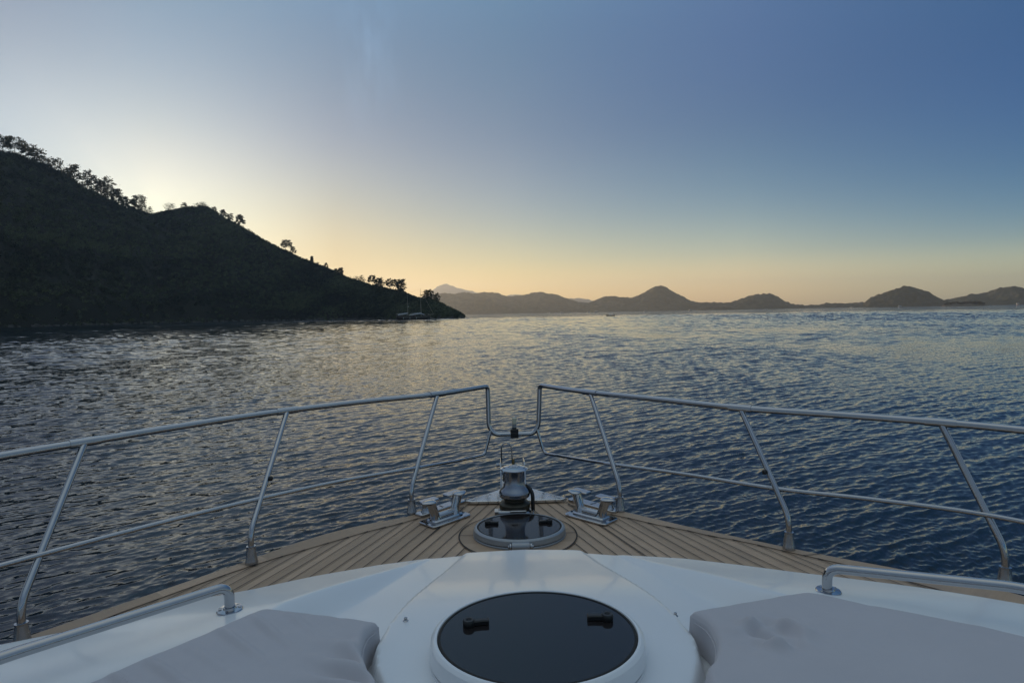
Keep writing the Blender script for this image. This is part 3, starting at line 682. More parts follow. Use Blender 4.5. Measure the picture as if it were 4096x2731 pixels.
def fishing_boat():
    x, y = polar(10.4, 373); g = empty('fishing_boat', (x, y, 0), R(170))
    tag(g, 'small dark open fishing boat with a pale canopy on the open bay', 'fishing boat')
    sh = lambda s: .55 + .5*max(0, s-.5)**1.6*2.5 + .15*max(0, .3-s)
    hull_loft(5.0, 1.7, sh, -.25, .5, .1).build('hull', mat_new('dark_blue_paint', (.03, .04, .05), .4), g)
    cn = MB(); v = []; f = []
    for i, xx in enumerate(np.linspace(-1.3, 1.2, 7)):
        for yy in (-.75, -.4, 0, .4, .75): v.append((xx, yy, 1.62 - .22*abs(yy)**1.5))
    for i in range(6):
        for j in range(4): f.append((i*5+j, i*5+j+1, (i+1)*5+j+1, (i+1)*5+j))
    n0 = len(v); v += [(p[0], p[1], p[2]-.05) for p in v]; f += [tuple(k+n0 for k in q)[::-1] for q in f]
    cn.add(v, f).build('canopy', m_white, g)
    for px in (-1.2, 1.1):
        for py in (-.65, .65):
            ps = MB(); ps.tube([(px, py, .5), (px, py, 1.5)], .025, 5); ps.build('canopy_post', m_mast, g)
    en = MB(); en.box((-2.45, 0, .75), (.35, .4, .75), bev=.08); en.box((-2.5, 0, .1), (.15, .12, .8)); en.build('outboard_motor', m_dkbox, g)
    pl = MB(); pl.tube([(2.1, 0, .9), (2.15, 0, 2.1)], .025, 5); pl.build('bow_post', m_mast, g)
    bx = MB(); bx.box((.2, 0, .65), (1.1, .9, .5), bev=.06); bx.build('engine_box', m_white, g)
fishing_boat()

def cruiser():
    g = empty('motor_cruiser')
    sh = lambda s: 1.25 + .8*max(0, s-.35)**1.2
    hull_loft(11, 3.6, sh, -.3, 1.5, .1).build('hull', m_far_white, g)
    ca = MB(); ca.prism([(-4.2, -1.4), (1.0, -1.4), (3.2, -.8), (3.2, .8), (1.0, 1.4), (-4.2, 1.4)], 1.2, 2.7, bev=.35); ca.build('cabin', m_far_white, g)
    wn = MB(); wn.prism([(-3.4, -1.44), (.9, -1.44), (2.75, -.9), (2.75, .9), (.9, 1.44), (-3.4, 1.44)], 1.75, 2.25); wn.build('window_band', m_glassd, g)
    fb = MB(); fb.prism([(-3.8, -1.2), (-.3, -1.2), (.4, -.8), (.4, .8), (-.3, 1.2), (-3.8, 1.2)], 2.72, 3.35, bev=.15); fb.build('flybridge', m_far_white, g)
    ar = MB()
    for sy in (1.1, -1.1): ar.tube([(-3.0, sy, 3.2), (-3.6, sy*.9, 4.5)], .09, 6)
    ar.tube([(-3.6, -1, 4.5), (-3.6, 1, 4.5)], .1, 6); ar.tube([(-3.6, 0, 4.5), (-3.7, 0, 5.9)], .03, 5); ar.build('radar_arch', m_far_white, g)
    return g
def put(o, a, d, rz, s, label, group=None):
    x, y = polar(a, d); o.location = (x, y, 0); o.rotation_euler.z = rz; o.scale = (s, s, s); tag(o, label, 'motor boat', group); return o
c0 = cruiser()
CR = [(4.58, 1500, 2.2, .75, 'leftmost of the tiny white boats along the far shore'),
      (5.81, 1450, .4, 1.0, 'tiny white boat second from the left along the far shore'),
      (6.48, 1500, 3.0, .8, 'tiny grey-white boat third from the left along the far shore'),
      (8.36, 1500, .1, .8, 'tiny low white boat just left of the dip in the far hills'),
      (9.05, 1460, 3.3, 1.25, 'white boat moored below the dip in the far hills'),
      (13.63, 1380, .35, 1.0, 'white cruiser lying below the tallest island hill'),
      (17.65, 1250, .3, .95, 'white cruiser just left of the small green island'),
      (33.93, 1500, .3, 1.1, 'white cruiser in front of the rocky domed island'),
      (24.0, 1500, 2.8, .7, 'tiny boat below the low double-humped island')]
for i, (a, d, rz, s, lab) in enumerate(CR): put(c0 if i == 0 else copy_tree(c0), a, d, rz, s*.85, lab, 'white motor boats along the far shore')
def far_sail():
    x, y = polar(30.53, 1500); g = empty('sailing_yacht', (x, y, 0), R(100)); tag(g, 'white sailing yacht with bare mast left of the rocky domed island', 'sailing boat')
    hull_loft(10, 3.2, lambda s: 1.1+.4*max(0, s-.4), -.3, .9, .3).build('hull', m_far_white, g)
    mm = MB(); mm.tube([(1, 0, 1), (1, 0, 13)], .12, 6); mm.build('mast', m_far_white, g)
    cc = MB(); cc.prism([(-2.5, -1), (1.5, -.9), (2.4, -.4), (2.4, .4), (1.5, .9), (-2.5, 1)], 1.1, 1.75, bev=.15); cc.build('cabin', m_far_white, g)
far_sail()
def tender():
    x, y = polar(41.15, 1500); g = empty('tour_boat', (x, y, 0), R(60)); tag(g, 'reddish boat at the right edge below the dark hill', 'boat')
    hull_loft(13, 4, lambda s: 1.4+.8*max(0, s-.4), -.3, 1.2, .3).build('hull', mat_new('orange_hull', (.35, .16, .09), .5), g)
    cc = MB(); cc.prism([(-5, -1.6), (2.5, -1.5), (3.6, -.7), (3.6, .7), (2.5, 1.5), (-5, 1.6)], 1.3, 3.6, bev=.25); cc.build('cabin', m_far_white, g)
tender()
# ------------------------------------------------------------------ the yacht we stand on
m_gel = mat_new('gelcoat', (.82, .83, .83), .32, 0, .5, **{'Coat Weight': .40, 'Coat Roughness': .10}); noise_on(m_gel, 1.6, .035, .05, bump=.0)
m_steel = mat_new('polished_steel', (.46, .465, .48), .05, 1.0); noise_on(m_steel, 30, .06, .02)
m_steel_old = mat_new('weathered_chrome', (.40, .41, .43), .24, 1.0); noise_on(m_steel_old, 22, .3, .08, detail=6)
m_black = mat_new('black_plastic', (.012, .012, .013), .4)
m_rubber = mat_new('black_caulk', (.012, .011, .010), .7)
m_alu = mat_new('grey_anodised_frame', (.33, .35, .37), .38, .6); noise_on(m_alu, 60, .08)
m_smoke = mat_new('smoked_acrylic', (.020, .017, .017), .06, 0, .5); noise_on(m_smoke, 400, .1, .01)
m_cloth = mat_new('sun_pad_cover', (.57, .545, .56), .9, 0, .15, **{'Sheen Weight': .15}); noise_on(m_cloth, 5, .05, bump=.25, bump_scale=900)
def teak_mat(name, base, ang=0.0, pitch=.062):
    m = mat_new(name, base, .62, 0, .35); nt = m.node_tree; p = nt.nodes['Principled BSDF']; lk = nt.links.new
    tc = node(nt, 'ShaderNodeTexCoord'); s = node(nt, 'ShaderNodeSeparateXYZ'); lk(tc.outputs['Object'], s.inputs[0])
    ax = mathn(nt, 'ABSOLUTE', s.outputs[0])
    u = mathn(nt, 'ADD', mathn(nt, 'MULTIPLY', ax, cos(ang)), mathn(nt, 'MULTIPLY', s.outputs[1], sin(ang)))
    v = mathn(nt, 'SUBTRACT', mathn(nt, 'MULTIPLY', s.outputs[1], cos(ang)), mathn(nt, 'MULTIPLY', ax, sin(ang)))
    side = mathn(nt, 'SIGN', s.outputs[0])
    idn = mathn(nt, 'ADD', mathn(nt, 'FLOOR', mathn(nt, 'DIVIDE', u, pitch)), mathn(nt, 'MULTIPLY', side, 50))
    wn = node(nt, 'ShaderNodeTexWhiteNoise', noise_dimensions='1D'); lk(idn, wn.inputs['W'])
    cb = node(nt, 'ShaderNodeCombineXYZ'); lk(mathn(nt, 'MULTIPLY', u, 60), cb.inputs[0]); lk(mathn(nt, 'MULTIPLY', v, 3.2), cb.inputs[1]); lk(idn, cb.inputs[2])
    gr = node(nt, 'ShaderNodeTexNoise'); lk(cb.outputs[0], gr.inputs[0]); gr.inputs['Scale'].default_value = 2.2; gr.inputs['Detail'].default_value = 7; gr.inputs['Roughness'].default_value = .65
    bl = node(nt, 'ShaderNodeTexNoise'); lk(tc.outputs['Object'], bl.inputs[0]); bl.inputs['Scale'].default_value = 4.5; bl.inputs['Detail'].default_value = 5; bl.inputs['Roughness'].default_value = .6
    c = mixc(nt, wn.outputs[0], [b*.76 for b in base], [b*1.26 for b in base])
    c = mixc(nt, gr.outputs[0], c, (base[0]*.72, base[1]*.72, base[2]*.72))
    mr = node(nt, 'ShaderNodeMapRange'); lk(bl.outputs[0], mr.inputs[0]); mr.inputs[1].default_value = .48; mr.inputs[2].default_value = .72
    c = mixc(nt, mathn(nt, 'MULTIPLY', mr.outputs[0], .5), c, [b*.5 for b in base])
    lk(c, p.inputs['Base Color'])
    lk(mathn(nt, 'SUBTRACT', .66, mathn(nt, 'MULTIPLY', mr.outputs[0], .2)), p.inputs['Roughness'])
    bm = node(nt, 'ShaderNodeBump'); bm.inputs['Strength'].default_value = .25; bm.inputs['Distance'].default_value = .003; lk(gr.outputs[0], bm.inputs['Height']); lk(bm.outputs[0], p.inputs['Normal'])
    return m
TEAK = (.59, .415, .28)
m_teak = teak_mat('teak_planks', TEAK, R(20)); m_teak_margin = teak_mat('teak_margin', [b*1.0 for b in TEAK], R(-50), .5); m_teak_ring = teak_mat('teak_disc', [b*.9 for b in TEAK], R(90), .2)

ZD = 2.0
yacht = empty('motor_yacht', (0, 0, 0)); tag(yacht, 'white motor yacht foredeck in the foreground with teak planks and steel rails', 'yacht')
EL = [(-6, 2.5), (-1, 2.5), (.3, 2.47), (1.1, 2.40), (1.7, 2.27), (2.283, 2.035), (2.369, 1.976), (2.7, 1.70), (3.048, 1.411), (3.291, 1.225), (3.485, 1.01), (3.605, .80), (3.668, .686), (3.80, .52), (3.958, .337), (4.08, .20), (4.154, .10), (4.19, 0.0)]
ER = [(-6, 2.55), (-1, 2.55), (.3, 2.53), (1.1, 2.50), (1.7, 2.42), (2.2, 2.26), (2.531, 2.078), (2.589, 2.012), (2.677, 1.889), (2.797, 1.722), (2.915, 1.55), (3.065, 1.358), (3.203, 1.184), (3.371, .978), (3.53, .80), (3.658, .659), (3.83, .48), (4.0, .308), (4.1, .19), (4.160, .10), (4.19, 0.0)]
def smooth_curve(tab):
    P = spline([(t[0], t[1], 0) for t in tab], 8)
    return np.array([p.x for p in P]), np.array([p.y for p in P])
eLy, eLx = smooth_curve(EL); eRy, eRx = smooth_curve(ER)
xL = lambda y: -np.interp(y, eLy, eLx); xR = lambda y: np.interp(y, eRy, eRx)
YS = np.concatenate([np.linspace(-6, 1, 12, endpoint=False), np.linspace(1, 3.9, 60, endpoint=False), np.linspace(3.9, 4.19, 24)])
def deck():
    v = []; f = []; nx = 9
    for y in YS:
        a, b = float(xL(y)), float(xR(y))
        for j in range(nx): v.append((a+(b-a)*j/(nx-1), y, ZD))
    n = len(YS)
    for i in range(n-1):
        for j in range(nx-1): f.append((i*nx+j, i*nx+j+1, (i+1)*nx+j+1, (i+1)*nx+j))
    return MB().add(v, f).build('teak_deck', m_teak, yacht)
deck_o = deck()
def hull():
    v = []; f = []; lev = [(2.0, 0, 1.0), (1.965, .0, 1.004), (1.93, .0, 1.0), (1.6, .10, .97), (1.0, .40, .88), (.3, .85, .76), (-.5, 1.5, .60)]
    m = len(lev)
    for side, fx in ((-1, xL), (1, xR)):
        base = len(v)
        for y in YS:
            s = max(0, (y+1)/5.19)
            for z, rk, k in lev: v.append((float(fx(y))*(1-(1-k)*(.35+.65*s)), y - rk*s*s - (.0 if z > 1.98 else 0), z - (.0015 if z == 2.0 else 0)))
        for i in range(len(YS)-1):
            for j in range(m-1):
                a = base+i*m+j; b = base+(i+1)*m+j
                f.append((a, b, b+1, a+1) if side > 0 else (a, a+1, b+1, b))
    # transom
    o = len(v); n0 = 0; n1 = len(YS)*m
    for j in range(m-1): f.append((n0+j, n1+j, n1+j+1, n0+j+1))
    return MB().add(v, f).build('hull', m_gel, yacht, 50)
hull()
NL = [(-2.16, 1.6), (-2.08, 1.82), (-2.0, 2.02), (-1.92, 2.2), (-1.83, 2.36), (-1.74, 2.5), (-1.64, 2.63), (-1.545, 2.75), (-1.45, 2.87), (-1.35, 2.98), (-1.25, 3.08), (-1.16, 3.16), (-1.06, 3.25), (-.97, 3.33), (-.88, 3.41), (-.79, 3.475), (-.70, 3.54), (-.62, 3.61), (-.53, 3.68), (-.44, 3.745), (-.35, 3.81)]
NR = [(2.22, 1.8), (2.15, 2.0), (2.06, 2.17), (1.96, 2.33), (1.85, 2.48), (1.73, 2.62), (1.60, 2.77), (1.47, 2.88), (1.34, 2.99), (1.25, 3.07), (1.15, 3.15), (1.04, 3.22), (.95, 3.30), (.85, 3.37), (.76, 3.44), (.66, 3.53), (.57, 3.60), (.48, 3.675), (.40, 3.74), (.33, 3.81)]
def margin_board(E, fx, sgn):
    """outer covering board, 3 mm proud of the planking, its inner edge following the nibs"""
    P = [Vector((x, y, 0)) for x, y in E]; n = len(P); v = []; f = []
    pts = spline(P, 4)
    for p in pts:
        # the hull edge straight outboard of this point
        best = None
        for y in np.linspace(p.y-.3, p.y+.5, 81):
            q = Vector((float(fx(y)), min(y, 4.19), 0)); dd = (q-p).length
            if best is None or dd < best[0]: best = (dd, q)
        v += [(p.x+sgn*.012, p.y+.008, ZD+.004), (best[1].x, best[1].y, ZD+.004)]
    for i in range(len(pts)-1): f.append((2*i, 2*i+1, 2*i+3, 2*i+2) if sgn > 0 else (2*i, 2*i+2, 2*i+3, 2*i+1))
    o = MB().add(v, f).build('margin_board', m_teak_margin, deck_o)
    return o
margin_board(NL, xL, -1); margin_board(NR, xR, 1)
def ribbon(mb, path, wd, z):
    P = [Vector((p[0], p[1], 0)) for p in path]; v = []; f = []
    for i, p in enumerate(P):
        t = (P[min(i+1, len(P)-1)]-P[max(0, i-1)]); t.normalize(); s = Vector((-t.y, t.x, 0))*wd/2
        v += [(p.x+s.x, p.y+s.y, z), (p.x-s.x, p.y-s.y, z)]
    for i in range(len(P)-1): f.append((2*i, 2*i+2, 2*i+3, 2*i+1)[::-1])
    for q in f:
        a, b, c = (Vector(v[k]) for k in q[:3])
        if (b-a).cross(c-b).z < 0: q = q[::-1]
    mb.add(v, f)
RING = (-.012, 3.315, .33)
def outside_ring(p): return math.hypot(p[0]-RING[0], p[1]-RING[1]) > RING[2]+.002
def caulk():
    mb = MB(); g = random.Random(4)
    for E, sgn, a0, a1 in ((NL, -1, 18, 24), (NR, 1, 19, 28)):
        n = len(E)
        for j, (x, y) in enumerate(E):
            t = j/(n-1); a = R(a1*(1-t)+a0*t); d = Vector((sgn*sin(a), -cos(a), 0))
            P = [Vector((x, y, 0))+d*s+Vector((sgn*.006*sin(s*2.2), 0, 0)) for s in np.linspace(0, 2.4, 25)]
            seg = []
            for p in P:
                if outside_ring(p) and abs(p.x) > .02 and (xL(p.y)+.05 < p.x < xR(p.y)-.05): seg.append(p)
                else: break
            if len(seg) > 1: ribbon(mb, seg,   .0044, ZD+.006)
            # rounded nib, then along the covering board to the next seam outboard
            if j > 0:
                q = Vector((E[j-1][0], E[j-1][1], 0)); p0 = Vector((x, y, 0)); al = (q-p0).normalized()
                inn = d*-1; c = p0 + al*.018 + inn*.012
                arc = fillet([p0, p0+inn*.022+al*.002, p0+al*.036+inn*.016, p0+al*.062, q], .02, 4)
                ribbon(mb, arc,   .0044, ZD+.0062)
    # straight inner planks running aft from the bow plate
    for sgn in (-1, 1):
        for k in range(5):
            x0 = sgn*(.045+k*.068); y0 = 3.885
            a = R(19); d = Vector((sgn*sin(a), -cos(a), 0)); seg = []
            runs = []
            for s in np.linspace(0, 1.5, 120):
                p = Vector((x0, y0, 0))+d*s
                if outside_ring(p): seg.append(p)
                elif seg: runs.append(seg); seg = []
            if seg: runs.append(seg)
            for s_ in runs:
                if len(s_) > 1: ribbon(mb, s_,   .0044, ZD+.006)
    ring = [(RING[0]+RING[2]*cos(t), RING[1]+RING[2]*sin(t)) for t in np.linspace(0, 2*pi, 73)]
    ribbon(mb, ring, .007, ZD+.0085)
    for sx in (-1, 1): ribbon(mb, [(RING[0]+sx*.25, RING[1]+.0), (RING[0]+sx*.328, RING[1]+.005)], .004, ZD+.0085)
    ribbon(mb, [(-1.47, 3.02), (-1.33, 2.985)], .005, ZD+.0075); ribbon(mb, [(1.40, 2.93), (1.53, 2.95)], .005, ZD+.0075)
    mb.build('caulking', m_rubber, deck_o, smooth=False)
    ds = MB(); ds.lathe([(.0001, ZD+.004), (RING[2], ZD+.004)], (RING[0], RING[1], 0), 72, capb=False, capt=False); ds.build('deck_disc', m_teak_ring, deck_o)
caulk()

# ---- coachroof: a real moulded surface z(x, y)
FRONT = [(-2.08, -1.6), (-2.06, .3), (-2.03, .9), (-2.0, 1.4), (-1.88, 1.85), (-1.63, 2.17), (-1.36, 2.36), (-1.147, 2.46), (-.94, 2.596), (-.674, 2.725), (-.464, 2.795), (-.25, 2.83), (0, 2.85), (.243, 2.83), (.39, 2.795), (.744, 2.707), (.977, 2.60), (1.154, 2.515), (1.32, 2.45), (1.60, 2.32), (1.95, 2.13), (2.14, 1.80), (2.20, 1.2), (2.22, .5), (2.24, -1.6)]
def base_z(y):
    t = np.clip((2.86-np.asarray(y, float))/1.2, 0, 1); return 2.10 + .115*(1-(1-t)**1.5)
def to_height(x, y):
    # the outline was surveyed at 2.12 m; carry each point to the height its edge really has
    k = 1.0
    for _ in range(6):
        z = float(base_z(y*k)) + .02; k = (3.25-z)/(3.25-2.12)
    return EYE.x+(x-EYE.x)*k, y*k
FRONT = [to_height(x, y) if y > 1.9 else (x*(1-.03*min(1, max(0, (y-.3)/1.6))), y) for x, y in FRONT]
FX = np.array([p[0] for p in FRONT]); FY = np.array([p[1] for p in FRONT])
yf = lambda x: np.interp(x, FX, FY)
HW_Y = [1.28, 1.31, 1.36, 1.42, 1.5, 1.6, 1.7, 1.85, 2.0, 2.2, 2.5, 2.7, 2.9]; HW_X = [0, .15, .27, .345, .405, .45, .472, .462, .435, .392, .328, .285, .255]
CL_Y = [-1.6, .5, 1.0, 1.5, 1.7, 1.88, 2.02, 2.4, 2.8, 2.9]; CL_X = [1.72, 1.66, 1.5, 1.145, 1.005, .885, .84, .62, .40, .35]
CR_Y = [-1.6, .5, 1.2, 1.56, 1.66, 1.77, 1.9, 2.0, 2.4, 2.8, 2.9]; CR_X = [1.80, 1.74, 1.62, 1.345, 1.215, 1.055, .91, .82, .60, .40, .35]
def edge_dist(x, y):
    """distance inboard from the roof's outline (approx.)"""
    x = np.asarray(x, float); y = np.asarray(y, float); d = np.full(np.broadcast(x, y).shape, 9.0)
    for i in range(len(FX)-1):
        ax, ay, bx, by = FX[i], FY[i], FX[i+1], FY[i+1]; ux, uy = bx-ax, by-ay; l2 = ux*ux+uy*uy
        t = np.clip(((x-ax)*ux+(y-ay)*uy)/l2, 0, 1); d = np.minimum(d, np.hypot(x-ax-t*ux, y-ay-t*uy))
    return d
def roof_z(x, y, hump=True):
    x = np.asarray(x, float); y = np.asarray(y, float)
    d = edge_dist(x, y)
    z = base_z(y) + .006
    crest = np.where(x < 0, np.interp(y, CL_Y, CL_X), np.interp(y, CR_Y, CR_X))
    hs = .074*sstep(2.82, 1.95, y); ws = .02 + .10*sstep(2.8, 2.05, y)*(1-.35*sstep(2.0, 1.5, y))
    ax = np.abs(x)
    tt_ = np.clip((ax-crest+ws)/ws, -.3, 1.3); z = z + hs*(.35*sstep(0, 1, tt_) + .65*np.clip(tt_, 0, 1))
    z = z - .06*np.clip((ax-crest-.02), 0, 2)*sstep(2.8, 2.2, y)
    if hump:
        w_ = np.interp(y, HW_Y, HW_X, left=-.2)
        hh = .012 + .056*sstep(2.75, 1.9, y)
        z = z + hh*sstep(-.016, .010, w_-ax)*np.where(y < 1.28, 0, 1)
    # the roof rolls over at its outer edge
    r = .055; q = np.clip(1-d/r, 0, 1); z = z - .04*(1-np.sqrt(1-q*q*.985))
    return z
def coachroof():
    xs = np.unique(np.concatenate([np.linspace(FX[0], -1.6, 50), np.linspace(-1.6, 1.6, 330), np.linspace(1.6, FX[-1], 60)]))
    V = np.concatenate([np.linspace(0, .45, 30, endpoint=False), np.linspace(.45, .97, 200, endpoint=False), np.linspace(.97, 1, 18)])
    XX, VV = np.meshgrid(xs, V, indexing='ij'); YF = yf(xs)[:, None]; YY = -1.6 + (YF+1.6)*VV + np.zeros_like(XX)
    ZZ = roof_z(XX, YY)
    n, m = XX.shape
    v = np.stack([XX, YY, ZZ], 2)
    # skirt: front edge down to the deck, with a small moulded lip
    dx = np.gradient(xs); ny = np.ones(n); nx = -np.gradient(yf(xs))/np.gradient(xs); ln = np.hypot(nx, ny); nx /= ln; ny /= ln
    rows = []
    for off, z in ((.006, 2.085), (.006, 2.06), (.014, 2.05), (.014, 2.036), (.004, 2.03), (.006, 2.0)):
        e = v[:, -1].copy(); e[:, 0] += nx*off; e[:, 1] += ny*off; e[:, 2] = z; rows.append(e[:, None, :])
    v = np.concatenate([v]+rows, 1); m = v.shape[1]
    vv = v.reshape(-1, 3); f = grid_faces(n, m)
    o = mesh_np('coachroof', vv, f, m_gel, yacht, True, 60)
    return o
roof_o = coachroof()
def rz_(x, y): return float(roof_z(np.array([x]), np.array([y]))[0])
def stud(x, y):
    mb = MB(); mb.lathe([(.008, 0), (.009, .002), (.0055, .004), (.0045, .009), (.0055, .011), (.003, .013)], (x, y, rz_(x, y)-.001), 14); mb.build('snap_stud', m_steel_old, roof_o)
for x, y in ((-.405, 1.865), (.455, 1.865), (-1.11, 1.54), (.94, 1.955), (1.25, 1.73)): stud(x, y)

# ---- hatches
def hatch(name, label, cx, cy, zb, rx, sy, h, frame_mat, hinge_back, latches):
    root = empty(name, (cx, cy, zb)); root.parent = yacht; root['label'] = label
    def ring(prof, nm, mt, **k):
        mb = MB(); mb.lathe(prof, (0, 0, 0), 96, 1, sy, **k); return mb.build(nm, mt, root, 30)
    R0 = rx
    ring([(R0+.026, -.006), (R0+.027, .006), (R0+.024, .010), (R0+.020, .010)], 'base_flange', frame_mat, capb=False, capt=False)
    ring([(R0+.021, .000), (R0+.021, .012)], 'gasket', m_rubber, capb=False, capt=False)
    ring([(R0+.024, .013), (R0+.027, .018), (R0+.023, h-.008), (R0+.018, h-.003), (R0+.013, h), (R0+.006, h), (R0+.004, h-.006)], 'frame', frame_mat, capb=False, capt=False)
    ring([(R0+.004, h-.007), (R0+.0025, h-.0015), (R0-.004, h-.001), (R0-.005, h-.006)], 'seal', m_rubber, capb=False, capt=False)
    ring([(R0-.003, h-.008), (R0-.0035, h-.0026)], 'pane', m_smoke, capb=False)
    if hinge_back:
        mb = MB(); Tm = Matrix.Rotation(R(90), 4, 'Y')
        yb = -(R0+.030)*sy
        mb.lathe([(.001, -.046), (.021, -.046), (.021, .046), (.001, .046)], (0, yb-.002, h*.42), 18, mat=Tm.to_3x3())
        mb.box((0, yb+.014, h*.55), (.092, .036, h*.55), bev=.004)
        hg = mb.build('hinge', m_alu, root)
        for sx in (-1, 1):
            bb = MB(); bb.lathe([(.001, -.004), (.017, -.004), (.017, .004), (.001, .004)], (sx*.054, yb-.002, h*.42), 16, mat=Tm.to_3x3())
            bb.lathe([(.001, -.004), (.010, -.004), (.008, .004), (.001, .004)], (sx*.063, yb-.002, h*.42), 12, mat=Tm.to_3x3()); bb.build('hinge_bolt', m_steel_old, root)
    for lx, ly, ang, s in latches:
        mb = MB(); T = Matrix.Translation((lx, ly, h-.003)) @ Matrix.Rotation(ang, 4, 'Z')
        # round boss with a dished top, and a lever that flares to a square end
        pr = [(.0165*s, 0), (.018*s, .004*s), (.0175*s, .017*s), (.0155*s, .020*s), (.009*s, .020*s), (.006*s, .0165*s), (.001, .0165*s)]
        mb.lathe(pr, T.translation, 26)
        mb.prism([(.006*s, -.0105*s), (.040*s, -.0085*s), (.058*s, -.011*s), (.0605*s, -.009*s), (.0605*s, .009*s), (.058*s, .011*s), (.040*s, .0085*s), (.006*s, .0105*s)], .003*s, .0165*s, T, .003*s)
        mb.build('latch_handle', m_black, root)
    return root
hatch('deck_hatch', 'smaller grey-framed smoked hatch set in the teak', -.003, 3.315, ZD+.006,   .232, .87, .050, m_alu, True, [(-.178, .045, R(-8), 1.0), (.172, .045, R(188), 1.0)])
zr = rz_(0, 1.62)
hatch('roof_hatch', 'larger white-framed smoked hatch on the coachroof', 0.0, 1.640, zr-.002, .274, .885, 2.358-zr, m_gel, False, [(-.194, .048, R(8), .96), (.208, .060, R(176), .96)])

# ---- rails
RAIL = .0175
zt = 2.69
L_top = [(-2.55, 1.6, 2.69), (-2.40, 2.10, 2.69), (-2.186, 2.519, zt), (-2.014, 2.78, zt), (-1.72, 3.19, zt), (-1.37, 3.584, zt), (-.95, 3.92, zt), (-.538, 4.187, zt), (-.196, 4.579, zt)]
R_top = [(2.60, 1.95, 2.69), (2.44, 2.28, 2.69), (2.215, 2.585, zt), (2.001, 2.80, zt), (1.64, 3.07, zt), (1.253, 3.332, zt), (.88, 3.74, zt), (.521, 4.114, zt), (.204, 4.572, zt)]
guard = None
def rails():
    global guard
    l = spline(L_top, 8); r = spline(R_top, 8)
    lp = [Vector((-.196, 4.58, zt)), Vector((-.193, 4.575, 2.38)), Vector((-.150, 4.57, 2.318)), Vector((.150, 4.57, 2.318)), Vector((.189, 4.575, 2.38)), Vector((.204, 4.575, zt))]
    bowU = [l[-2]] + fillet([l[-2], *lp, r[-2]], .05, 7)[1:-1] + [r[-2]]
    mb = MB(); mb.tube(l[:-1]+bowU[1:-1]+r[:-1][::-1], RAIL, 16)
    guard = mb.build('guardrail', m_steel, yacht, 40)
    ml = [(-2.45, 1.62, 2.31), (-2.28, 1.98, 2.31), (-1.97, 2.40, 2.31), (-1.68, 2.78, 2.305), (-1.379, 3.142, 2.295), (-1.02, 3.50, 2.285), (-.655, 3.80, 2.27), (-.40, 4.22, 2.21)]
    mr = [(2.52, 1.85, 2.31), (2.34, 2.12, 2.31), (2.09, 2.42, 2.31), (2.055, 2.60, 2.31), (1.70, 2.86, 2.305), (1.360, 3.115, 2.295), (.98, 3.46, 2.285), (.620, 3.79, 2.27), (.40, 4.22, 2.21)]
    mr = [(2.52, 1.95, 2.31), (2.34, 2.22, 2.31), (2.066, 2.60, 2.31), (1.71, 2.87, 2.305), (1.352, 3.11, 2.295), (.98, 3.46, 2.285), (.612, 3.785, 2.27), (.40, 4.22, 2.21)]
    for m_, sx in ((ml, -1), (mr, 1)):
        p = spline(m_, 8); p = p[:-1] + fillet([p[-1], (sx*.228, 4.55, 2.168), (sx*.177, 4.565, 2.352)], .05, 7)
        mb = MB(); mb.tube(p, .011, 12); mb.build('mid_rail', m_steel, guard, 40)
    ST = [((-.666, 3.72), (-.538, 4.187)), ((-1.372, 3.012), (-1.37, 3.584)), ((-1.951, 2.289), (-2.014, 2.78)),
          ((.634, 3.669), (.521, 4.114)), ((1.382, 3.021), (1.253, 3.332)), ((2.113, 2.548), (2.001, 2.80)),
          ((-2.38, 1.30), (-2.50, 1.75)), ((2.44, 1.55), (2.55, 2.05))]
    for i, ((bx, by), (tx, ty)) in enumerate(ST):
        zt_ = zt
        mb = MB(); mb.tube(fillet([(bx, by, ZD+.01), (bx, by, 2.165), (tx, ty, zt_)], .06, 7), .0145, 14); so = mb.build('stanchion', m_steel, guard, 40)
        mb = MB(); mb.lathe([(.031, ZD), (.0315, ZD+.010), (.029, ZD+.018), (.0215, ZD+.085), (.023, ZD+.086), (.023, ZD+.092), (.0165, ZD+.0925)], (bx, by, .003), 24); mb.build('stanchion_socket', m_steel_old, guard, 40)
        top = l if tx < 0 else r
        k = min(range(len(top)), key=lambda q: (Vector((tx, ty, zt_))-top[q]).length)
        k = max(1, min(len(top)-2, k)); d = (top[k+1]-top[k-1]).normalized(); c = Vector((tx, ty, zt_))
        mb = MB(); mb.tube([c-d*.062, c+d*.062], RAIL+.0034, 16); mb.build('rail_sleeve', m_steel, guard, 40)
    for (bx, by), (tx, ty) in (ST[1], ST[4]):
        s = .42; p = Vector((bx+(tx-bx)*s, by+(ty-by)*s, 2.165+(zt-2.165)*s)); sx = 1 if bx < 0 else -1
        mb = MB(); mb.lathe([(.001, 0), (.012, 0), (.014, .006), (.012, .016), (.004, .02)], p+Vector((sx*.013, -.010, -.01)), 12, mat=Matrix.Rotation(R(90)*sx, 3, 'Y')); mb.build('rail_knob', m_black, guard)
rails()
def handrail(pts, foot, name_label):
    mb = MB(); P = fillet(pts, .055, 8); mb.tube(P, .0165, 16); h = mb.build('handrail', m_steel, yacht, 40); h['label'] = name_label
    x, y = foot; zz = rz_(x, y)
    mb = MB(); mb.lathe([(.040, -.004), (.041, .004), (.039, .007), (.021, .009), (.019, .014)], (x, y, zz), 32); fo = mb.build('mounting_flange', m_steel, h, 30)
    for an in (R(20), R(200)):
        b = MB(); b.lathe([(.006, .007), (.006, .009), (.004, .0105), (.001, .0105)], (x+.030*cos(an), y+.030*sin(an), zz), 10); b.build('flange_screw', m_steel_old, h)
zl = rz_(-1.012, 1.985)
